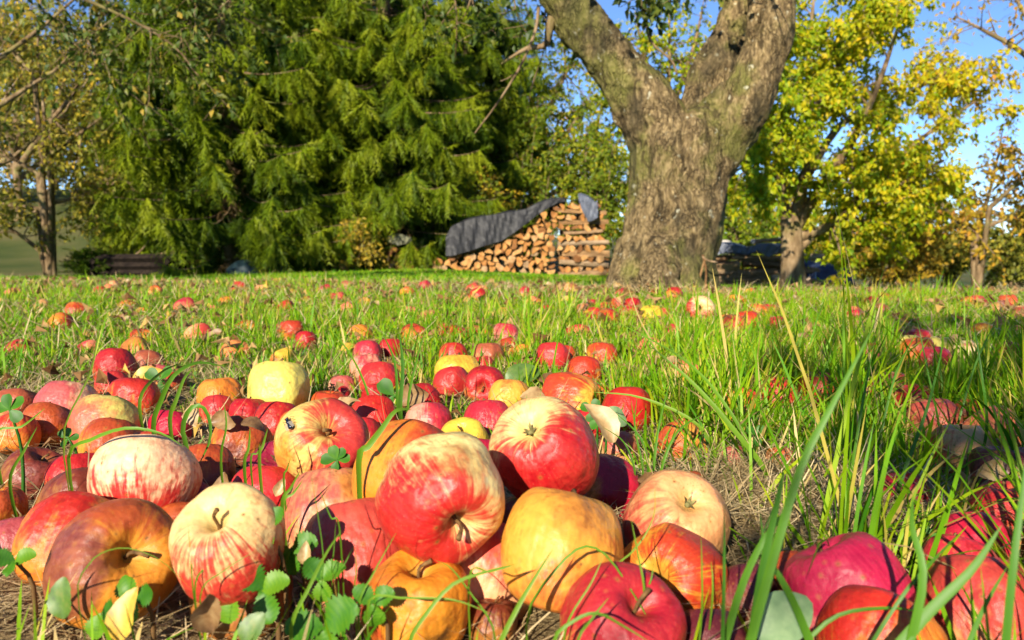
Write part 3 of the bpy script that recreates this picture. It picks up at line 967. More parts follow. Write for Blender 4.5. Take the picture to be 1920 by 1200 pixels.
for k_, (px, Y, src, rz, sc, mt, lab) in enumerate((
        (-120, 31, far2, 1., 1.1, None, 'woodland tree outside the left edge on the shaded slope'),
        (330, 36, far1, 2., 1.1, None, 'woodland tree seen dimly between the shaded spruce and forked tree'),
        (110, 40, far2, 3., 1.35, None, 'woodland tree furthest back at left, between the two nearer ones'),
        (480, 38, far1, 4., 1.2, 'shrub', 'woodland tree hidden behind the left spruces'),
        (640, 40, far2, 5., 1.2, 'shrub', 'woodland tree hidden behind the middle spruces'),
        (800, 38, far1, .5, 1.1, 'shrub', 'woodland tree behind the right spruces, showing blue gaps'),
        (940, 36, far2, 1.5, .95, 'shrub', 'woodland tree behind the woodpile shrubs'),
        (1060, 38, far1, 2.5, .85, 'yellowgreen', 'yellowing woodland tree left of the apple trunk, far behind'),
        (1220, 40, far2, 3.3, .85, 'yellowgreen', 'yellowing woodland tree straight behind the apple trunk'),
        (1390, 42, far1, 4.2, .62, 'yellowgreen', 'low yellowing woodland tree right of the apple trunk, far behind'))):
    p = at(px, 440, Y)
    copy_thing(src, (p[0], p[1], gz1(p[0], p[1]) - .1), rz, sc, lab, 'trees of the wood behind', mt)


# trees outside the picture whose shade falls into it
def shade_tree(seed, x, y, trunk_h, crown_r, crown_h, label, leafn=6., reach=None):
    rng = np.random.default_rng(seed)
    wood, leaf = Buf(), Buf()
    z0 = gz1(x, y)
    tube(wood, [(x, y, z0 - .1), (x + .03, y, z0 + trunk_h * .6), (x, y + .03, z0 + trunk_h)], [.16, .13, .11], 10)
    lim = []
    for k_ in range(8):
        a = k_ * .785 + rng.normal(0, .2)
        q = branch_path(rng, (x, y, z0 + trunk_h * rng.uniform(.7, 1)), (math.cos(a) * crown_r, math.sin(a) * crown_r, crown_h * rng.uniform(.4, 1.1)), math.hypot(crown_r, crown_h) * rng.uniform(.7, 1), 9, .12)
        lim.append((q, .05, .012))
    for pts in (reach or []):
        lim.append((catmull(pts, 12), .016, .004))
    tw = grow(rng, lim, 11, .8, 5, .35, wood=wood)
    leaves_on(rng, leaf, tw, leafn, .075, lambda P, r_: np.clip(.55 + .25 * r_.normal(size=len(P)), 0, 1), .5)
    return tree_thing('fruit_tree', (x, y, z0), wood, leaf, 'appleleaf', label, 'tree')


shade_tree(81, -6.3, 5.6, 1.5, 1.7, 2.3, 'fruit tree outside the left edge, its leafy branch reaching across the upper left', 6.,
           [[(-6.1, 5.7, 2.2), at(-20, -100, 6.2), at(120, 20, 6.4), at(180, 110, 6.4), at(150, 170, 6.4)], [at(60, -40, 6.2), at(230, 30, 6.3), at(330, 90, 6.5), at(380, 160, 6.6)], [at(120, -70, 6.2), at(330, -20, 6.5), at(430, 30, 6.8)]])
shade_tree(82, -7.6, 9.5, 1.6, 2.0, 2.8, 'second fruit tree outside the left edge, shading the slope')
shade_tree(83, -9.8, 14., 1.6, 2.4, 3.4, 'third fruit tree outside the left edge, shading the slope')


def shade_shrub():  # unseen leafy shadow caster, added behind the camera to dapple the right front
    rng = np.random.default_rng(91)
    wood, leaf = Buf(), Buf()
    x, y = -.06, -1.9
    lim = []
    for k_ in range(20):
        q = branch_path(rng, (x + rng.normal(0, .16), y + rng.normal(0, .12), -.05), (rng.normal(0, .16), rng.normal(0, .15), 1), rng.uniform(1.3, 2.3), 9, .05)
        lim.append((q, .012, .004))
    tw = grow(rng, lim, 12, .28, 4, .14, wood=wood)
    leaves_on(rng, leaf, tw, 1.7, .07, lambda P, r_: np.clip(.5 + .2 * r_.normal(size=len(P)), 0, 1), .3, .7)
    tree_thing('added_shade_shrub', (x, y, 0), wood, leaf, 'shrub', 'leafy shrub added unseen behind the viewpoint to shade the right front grass', 'shrub')


shade_shrub()


# ------------------------------------------------------------------ woodpiles
def log_mesh(seed, kind, L, r, mats):
    rng = np.random.default_rng(seed)
    if kind == 'round':
        an = np.sort(np.arange(10) * .628 + rng.normal(0, .1, 10))
        P = np.stack([np.cos(an), np.sin(an)], 1) * r * rng.uniform(.88, 1.06, (10, 1))
    elif kind == 'half':
        an = np.linspace(0, math.pi, 7)
        P = np.stack([np.cos(an), np.sin(an) * rng.uniform(.8, 1.05)], 1) * r * 1.15
        P[:, 1] -= .42 * r
        P += rng.normal(0, .05 * r, P.shape)
    else:
        an = np.linspace(.15, 1.5, 5)
        P = np.concatenate([[[0, 0]], np.stack([np.cos(an), np.sin(an)], 1) * 1.75]) * r
        P -= P.mean(0)
        P += rng.normal(0, .06 * r, P.shape)
    n = len(P)
    ys = [-L / 2, -L * .1, L * .25, L / 2]
    V = []
    off = np.cumsum(rng.normal(0, .05 * r, (4, 2)), 0)
    for k_, y in enumerate(ys):
        s = 1 + rng.normal(0, .03)
        V.append(np.stack([P[:, 0] * s + off[k_, 0], np.full(n, y) + rng.normal(0, .0, n), P[:, 1] * s + off[k_, 1]], 1))
    V = np.concatenate(V)
    k_ = np.arange(n)
    q = np.concatenate([np.stack([j * n + k_, (j + 1) * n + k_, (j + 1) * n + (k_ + 1) % n, j * n + (k_ + 1) % n], 1) for j in range(3)])
    V = np.concatenate([V, [V[:n].mean(0)], [V[3 * n:4 * n].mean(0)]])
    a, b = 4 * n, 4 * n + 1
    t_ = np.concatenate([np.stack([k_, (k_ + 1) % n, np.full(n, a)], 1), np.stack([3 * n + (k_ + 1) % n, 3 * n + k_, np.full(n, b)], 1)])
    return mesh_np('split_log', V, [t_, q], mats, smooth=False, midx=[0] * len(t_) + [1] * len(q))


def place(o, loc, rot=(0, 0, 0), sc=1.):
    o.location = loc
    o.rotation_euler = rot
    o.scale = (sc, sc, sc) if np.ndim(sc) == 0 else sc


def build_woodpile():
    rng = np.random.default_rng(5)
    Y = 13.0
    wm = [M['woodend'], M['woodside']]
    ends = [log_mesh(100 + i, ('wedge', 'half', 'wedge', 'half', 'round')[i % 5], .36, .060, wm) for i in range(10)]
    longs = [log_mesh(130 + i, ('half', 'round', 'wedge')[i % 3], .92, .05, wm) for i in range(5)]
    b0 = at(1000, 510, Y)
    b0[2] = gz1(b0[0], b0[1])
    e = link('woodpile', None, loc=b0, label='long stack of split orange firewood with cross-laid crib end, under black tarpaulin', cat='woodpile')
    tops = [(836, 482), (880, 466), (930, 448), (975, 428), (1005, 406), (1030, 386), (1048, 378), (1100, 383), (1125, 405), (1150, 425)]
    tx = np.array([at(p[0], p[1], Y)[0] for p in tops])
    tz = np.array([at(p[0], p[1], Y)[2] for p in tops])
    xcrib = at(1046, 450, Y)[0]
    xr = at(1146, 450, Y)[0]
    row = 0
    dz = .092
    nlog = 0
    zb = lambda x: gz1(x, Y) + .03
    for row in range(16):
        x = tx[0] + (.05 if row % 2 else 0)
        while x < xcrib - .04:
            wdt = rng.uniform(.085, .135)
            z = zb(x) + row * dz + .035 + rng.normal(0, .012)
            if z + .03 < np.interp(x, tx, tz):
                o = link('split_log', ends[rng.integers(10)], e)
                place(o, np.array([x, Y + rng.normal(0, .035), z]) - b0, (rng.normal(0, .05), rng.uniform(0, 6.28), rng.normal(0, .07)), rng.uniform(.8, 1.18))
                nlog += 1
            x += wdt
    # crib end: layers laid crosswise in turn
    row = 0
    z = zb(xr) + .03
    ztop = at(1090, 386, Y)[2]
    while z < ztop:
        xw = xr - .02 * row * .5
        if row % 2 == 0:
            for yy in (Y - .13, Y + .14):
                o = link('split_log', longs[rng.integers(5)], e)
                place(o, np.array([(xcrib + xw) / 2 + rng.normal(0, .02), yy, z]) - b0, (0, rng.normal(0, .03), math.pi / 2 + rng.normal(0, .04)), (rng.uniform(.9, 1.3), (xw - xcrib) / .92 * rng.uniform(.8, 1.06), rng.uniform(.7, 1.3)))
                o.rotation_euler = (rng.normal(0, .05), rng.normal(0, .3), math.pi / 2 + rng.normal(0, .04))
            z += .078
        else:
            x = xcrib + .05
            while x < xw - .03:
                o = link('split_log', ends[rng.integers(10)], e)
                place(o, np.array([x, Y + rng.normal(0, .03), z]) - b0, (0, rng.uniform(0, 6.28), rng.normal(0, .1)), rng.uniform(.75, 1.15))
                x += rng.uniform(.085, .135)
            z += .088
        row += 1
    print('logs', nlog)

    # the black tarpaulin sagging over the slope of the stack
    def sheet(name, edge_px, back, mat, label, cat='tarpaulin', nz=6, thick=.004, seed=0, Yf=Y - .24):
        """edge_px: list of (px, py_top, py_hem): top line and hanging hem of the front"""
        rg = np.random.default_rng(seed)
        n = 46
        pxs = np.linspace(edge_px[0][0], edge_px[-1][0], n)
        xs_ = [p[0] for p in edge_px]
        pt = np.interp(pxs, xs_, [p[1] for p in edge_px])
        ph = np.interp(pxs, xs_, [p[2] for p in edge_px])
        rows = []
        for k_ in range(5):                       # the part lying over the top, from the back
            u = k_ / 5
            rows.append([at(px, a_ - 4 * math.sin(u * 3.1), Yf + back * (1 - u)) * [1, 1, 1] + [0, 0, -.12 * (1 - u) ** 2 + .012 * math.sin(px * .09 + u * 5)] for px, a_ in zip(pxs, pt)])
        for k_ in range(nz + 1):                  # the hanging front
            u = k_ / nz
            rows.append([at(px, a_ + (b_ - a_) * u, Yf - .04 * u + .018 * (.3 + u) * math.sin(px * .16 + 2.4 * math.sin(px * .05) + u * 2.) + .008 * math.sin(px * .47 + 6 * u) + .003 * rg.normal()) for px, a_, b_ in zip(pxs, pt, ph)])
        V = np.array(rows).reshape(-1, 3)
        m = len(rows)
        c0_ = V.mean(0)
        i = (np.arange(m - 1)[:, None] * n + np.arange(n - 1)[None]).ravel()
        q = np.stack([i, i + 1, i + n + 1, i + n], 1)
        o = link(name, mesh_np(name, V - c0_, [q], [mat], smooth=False), loc=c0_, label=label, cat=cat)
        sm = o.modifiers.new('thickness', 'SOLIDIFY')
        sm.thickness = thick
        return o
    sheet('tarpaulin', [(836, 446, 480), (847, 424, 480), (880, 412, 471), (905, 406, 462), (940, 401, 452), (965, 397, 436), (985, 393, 421), (1005, 383, 405), (1030, 375, 389), (1044, 373, 381), (1060, 372, 378)], .65, M['tarp'], 'black-grey tarpaulin sagging over the sloping side of the firewood stack', seed=1)
    sheet('tarpaulin', [(1084, 366, 370), (1090, 366, 392), (1103, 370, 416), (1112, 377, 413), (1121, 384, 408)], .6, M['tarpgrey'], 'grey tarpaulin corner hanging down over the crib end of the firewood', seed=2, Yf=Y - .30)

    # short end of older firewood under the spruce boughs
    b1 = at(780, 500, 13.4)
    b1[2] = gz1(b1[0], b1[1])
    e2 = link('woodpile', None, loc=b1, label='low remains of orange firewood half hidden under spruce boughs', cat='woodpile')
    for r_ in range(4):
        for k_ in range(9):
            if r_ > 1 and k_ > 4:
                continue
            o = link('split_log', ends[rng.integers(10)], e2)
            place(o, np.array([b1[0] - .42 + k_ * .105 + rng.normal(0, .012), b1[1] + rng.normal(0, .03), gz1(b1[0], b1[1]) + .06 + r_ * .092]) - b1, (0, rng.uniform(0, 6.28), rng.normal(0, .06)), rng.uniform(.8, 1.1))
    sk = sheet('plastic_sheet', [(726, 446, 452), (735, 442, 456), (745, 441, 460), (758, 443, 458), (772, 447, 453)], .3, tarp_mat('pale_plastic', (.11, .11, .065)), 'pale plastic sheet lying on the low firewood under spruce boughs', 'sheet', 4, seed=3, Yf=13.1)

    # darker woodpile right of the apple trunk
    Y2 = 10.6
    b2 = at(1400, 530, Y2)
    b2[2] = gz1(b2[0], b2[1])
    e3 = link('woodpile', None, loc=b2, label='low stack of weathered brown logs laid lengthwise, between apple trunk and yellow-leaved tree', cat='woodpile')
    ow = [M['oldwood'], M['oldwood']]
    ol = [log_mesh(160 + i, ('half', 'round', 'wedge')[i % 3], .62, .05, ow) for i in range(6)]
    xl, xrr = at(1318, 500, Y2)[0], at(1500, 500, Y2)[0]
    z = gz1(b2[0], b2[1]) + .04
    for r_ in range(5):
        for yy in (Y2 - .1, Y2 + .1):
            x = xl + rng.uniform(0, .25)
            while x < xrr:
                o = link('split_log', ol[rng.integers(6)], e3)
                place(o, np.array([x, yy + rng.normal(0, .02), z + rng.normal(0, .012)]) - b2, (rng.normal(0, .06), rng.uniform(0, 6.28) * 0 + rng.normal(0, .3), math.pi / 2 + rng.normal(0, .08)), (rng.uniform(.85, 1.2), rng.uniform(.8, 1.1), rng.uniform(.8, 1.1)))
                x += rng.uniform(.5, .68)
        z += .082
    sheet('tarpaulin', [(1326, 460, 476), (1345, 456, 478), (1360, 457, 474), (1380, 459, 474), (1400, 464, 478), (1420, 460, 470), (1440, 459, 482), (1455, 460, 476), (1478, 458, 468)], .42, M['tarpgrey'], 'slate-blue crumpled sheet on top of the weathered brown logs', seed=4, Yf=Y2 - .19)
    for k_, (px, py, sx_, lab) in enumerate(((1358, 455, .10, 'flat grey stone weighing down the slate-blue sheet, beside the apple trunk'), (1418, 453, .085, 'brown-grey stone weighing down the middle of the slate-blue sheet'))):
        b = Buf()
        rg = np.random.default_rng(70 + k_)
        an = np.arange(8) * .785
        rings = []
        for u, s in ((-.5, .7), (-.15, 1.), (.2, .95), (.5, .6)):
            rings.append(np.stack([np.cos(an) * sx_ * s, np.sin(an) * sx_ * .7 * s, np.full(8, u * sx_ * .75)], 1) * rg.uniform(.85, 1.1, (8, 1)))
        V = np.concatenate(rings + [[[0, 0, -.5 * sx_ * .75]], [[0, 0, .5 * sx_ * .75]]])
        k2 = np.arange(8)
        q = np.concatenate([np.stack([j * 8 + k2, j * 8 + (k2 + 1) % 8, (j + 1) * 8 + (k2 + 1) % 8, (j + 1) * 8 + k2], 1) for j in range(3)])
        t_ = np.concatenate([np.stack([(k2 + 1) % 8, k2, np.full(8, 32)], 1), np.stack([24 + k2, 24 + (k2 + 1) % 8, np.full(8, 33)], 1)])
        b.add(V, t_, q)
        link('stone', b.mesh('stone', [M['stone']]), loc=at(px, py, Y2), label=lab, cat='stone')
    # plank on top
    b = Buf()
    tube(b, [(-.22, 0, 0), (0, 0, .01), (.22, 0, .035)], [.022, .026, .022], 4)
    link('plank', b.mesh('plank', [M['woodside']]), loc=at(1448, 452, Y2 - .1), label='pale plank lying on the slate-blue sheet near the yellow-leaved tree', cat='plank')

    # navy bundle right of the yellow-leaved tree
    Y3 = 11.6
    b3 = at(1545, 530, Y3)
    b3[2] = gz1(b3[0], b3[1])
    e4 = link('woodpile', None, loc=b3, label='short log stack beneath the navy tarpaulin, right of the yellow-leaved tree', cat='woodpile')
    for r_ in range(3):
        for k_ in range(7):
            o = link('split_log', ol[rng.integers(6)], e4)
            place(o, np.array([b3[0] - .36 + k_ * .11 + rng.normal(0, .01), Y3 + .1, gz1(b3[0], b3[1]) + .05 + r_ * .085]) - b3, (0, rng.uniform(0, 6.28), rng.normal(0, .05)), rng.uniform(.85, 1.05))
    n, m = 18, 16
    V = []
    for i in range(m):
        u = i / (m - 1)
        cpx = 1498 + 98 * u
        c = at(cpx, 500, Y3)
        hh = .30 * (1 - .15 * u) * (1 if u < .85 else math.sqrt(max(.02, 1 - ((u - .85) / .155) ** 2)))
        for j in range(n):
            a = math.pi * (-.08 + 1.1 * j / (n - 1))
            rr = hh * (1 + .05 * math.sin(j * 2.1 + i * .9) + .04 * math.sin(i * 2.3))
            V.append([c[0], Y3 - math.cos(a) * rr * 1.2, gz1(c[0], Y3) + .10 + max(-.02, math.sin(a)) * rr])
    V = np.array(V)
    c0_ = V.mean(0)
    i = (np.arange(m - 1)[:, None] * n + np.arange(n - 1)[None]).ravel()
    o = link('tarpaulin', mesh_np('navy_tarpaulin', V - c0_, [np.stack([i, i + 1, i + n + 1, i + n], 1)], [M['tarpblue']]), loc=c0_, label='navy blue tarpaulin with rounded end bulging over a low stack', cat='tarpaulin')
    o.modifiers.new('thickness', 'SOLIDIFY').thickness = .004
    b = Buf()
    p = at(1528, 520, Y3 - .5)
    tube(b, [(0, 0, -.2), (.012, 0, .30)], [.011, .011], 8)
    tube(b, [(.012, 0, .29), (.0122, 0, .312)], [.016, .014], 8)
    link('metal_stake', b.mesh('metal_stake', [M['metal']]), loc=(p[0], p[1], gz1(p[0], p[1]) + .1), label='thin grey metal stake in front of the navy tarpaulin', cat='stake')


build_woodpile()


def build_left_bits():
    rng = np.random.default_rng(15)
    # dark stack of boards
    Y = 12.2
    b0 = at(268, 512, Y)
    b0[2] = gz1(b0[0], b0[1])
    e = link('board_stack', None, loc=b0, label='low stack of dark weathered boards on the lawn at left, sticks on top', cat='board stack')
    W_ = at(343, 490, Y)[0] - at(192, 490, Y)[0]
    for k_ in range(3):
        for yy in (-.3, .3):
            b = Buf()
            hgt = .085
            L = W_ * rng.uniform(.94, 1.02)
            tube(b, [(-L / 2, 0, 0), (-L * .1, .01, rng.normal(0, .008)), (L / 2, 0, rng.normal(0, .012))], [hgt * .72, hgt * .74, hgt * .70], 4)
            o = link('board', b.mesh('board', [M['darkboard']], smooth=False), e)
            o.location = (rng.normal(0, .02), yy, .06 + k_ * .108)
            o.rotation_euler = (math.pi / 4 * 0, rng.normal(0, .012), rng.normal(0, .015))
    for x in (-.55, .55):
        for k_ in range(3):
            b = Buf()
            tube(b, [(0, -.42, 0), (0, .42, 0)], [.05, .05], 4)
            o = link('board', b.mesh('cross_board', [M['darkboard']], smooth=False), e)
            o.location = (x, 0, .03 + k_ * .105)
    for k_ in range(9):
        b = Buf()
        q = branch_path(rng, (rng.uniform(-.1, .5), rng.uniform(-.2, .2), .32), (rng.uniform(.3, 1), rng.normal(0, .4), rng.uniform(.0, .45)), rng.uniform(.3, .7), 6, .12)
        tube(b, q, np.linspace(.016, .004, 6), 5)
        link('stick', b.mesh('stick', [M['bark_far']]), e)
    # rounded dark-blue covered bundle under the spruce
    Y = 11.9
    c = at(458, 500, Y)
    V = []
    n, m = 20, 10
    for i in range(m):
        a = i / (m - 1) * math.pi / 2
        for j in range(n):
            t_ = j * 2 * math.pi / n
            rr = 1 + .09 * math.sin(3 * t_ + i) + .05 * math.sin(7 * t_)
            V.append([math.cos(a) * math.cos(t_) * .27 * rr, math.cos(a) * math.sin(t_) * .25 * rr, math.sin(a) * .24 * (1 + .05 * math.sin(5 * t_)) - .02])
    k_ = np.arange(n)
    q = np.concatenate([np.stack([i * n + k_, i * n + (k_ + 1) % n, (i + 1) * n + (k_ + 1) % n, (i + 1) * n + k_], 1) for i in range(m - 1)])
    link('covered_bundle', mesh_np('covered_bundle', V, [q], [tarp_mat('dark_teal_sheet', (.009, .022, .027))]), loc=(c[0], c[1], gz1(c[0], c[1])), label='rounded bundle under a dark blue-green sheet at the foot of the left spruce', cat='bundle')
    # teal-ish low spruce sapling beside the boards
    wood, leaf = Buf(), Buf()
    p = at(170, 505, 12.)
    p[2] = gz1(p[0], p[1])
    tube(wood, [p, p + [0, 0, .4]], [.02, .005], 5)
    for k_ in range(150):
        h = rng.uniform(.02, .38)
        a = rng.uniform(0, 6.28)
        L = .5 * (1 - h / .5)
        q = branch_path(rng, p + [0, 0, h], (math.cos(a), math.sin(a), .2), L, 4, .1)
        tube(wood, q, np.linspace(.004, .002, 4), 3, cap=False)
        mm = 40
        s = rng.uniform(.15, 1, mm) * 3
        i = np.minimum(s.astype(int), 2)
        u = (s - i)[:, None]
        P = q[i] * (1 - u) + q[i + 1] * u
        leaf_cards(leaf, P, rng.normal(0, .5, (mm, 3)) + unit(q[3] - q[0]), rng.normal(0, 1, (mm, 3)), .07, .012, rng.uniform(0, .5, mm))
    tree_thing('spruce_sapling', p, wood, leaf, 'spruce', 'low bushy spruce sapling left of the dark board stack', 'tree')


build_left_bits()

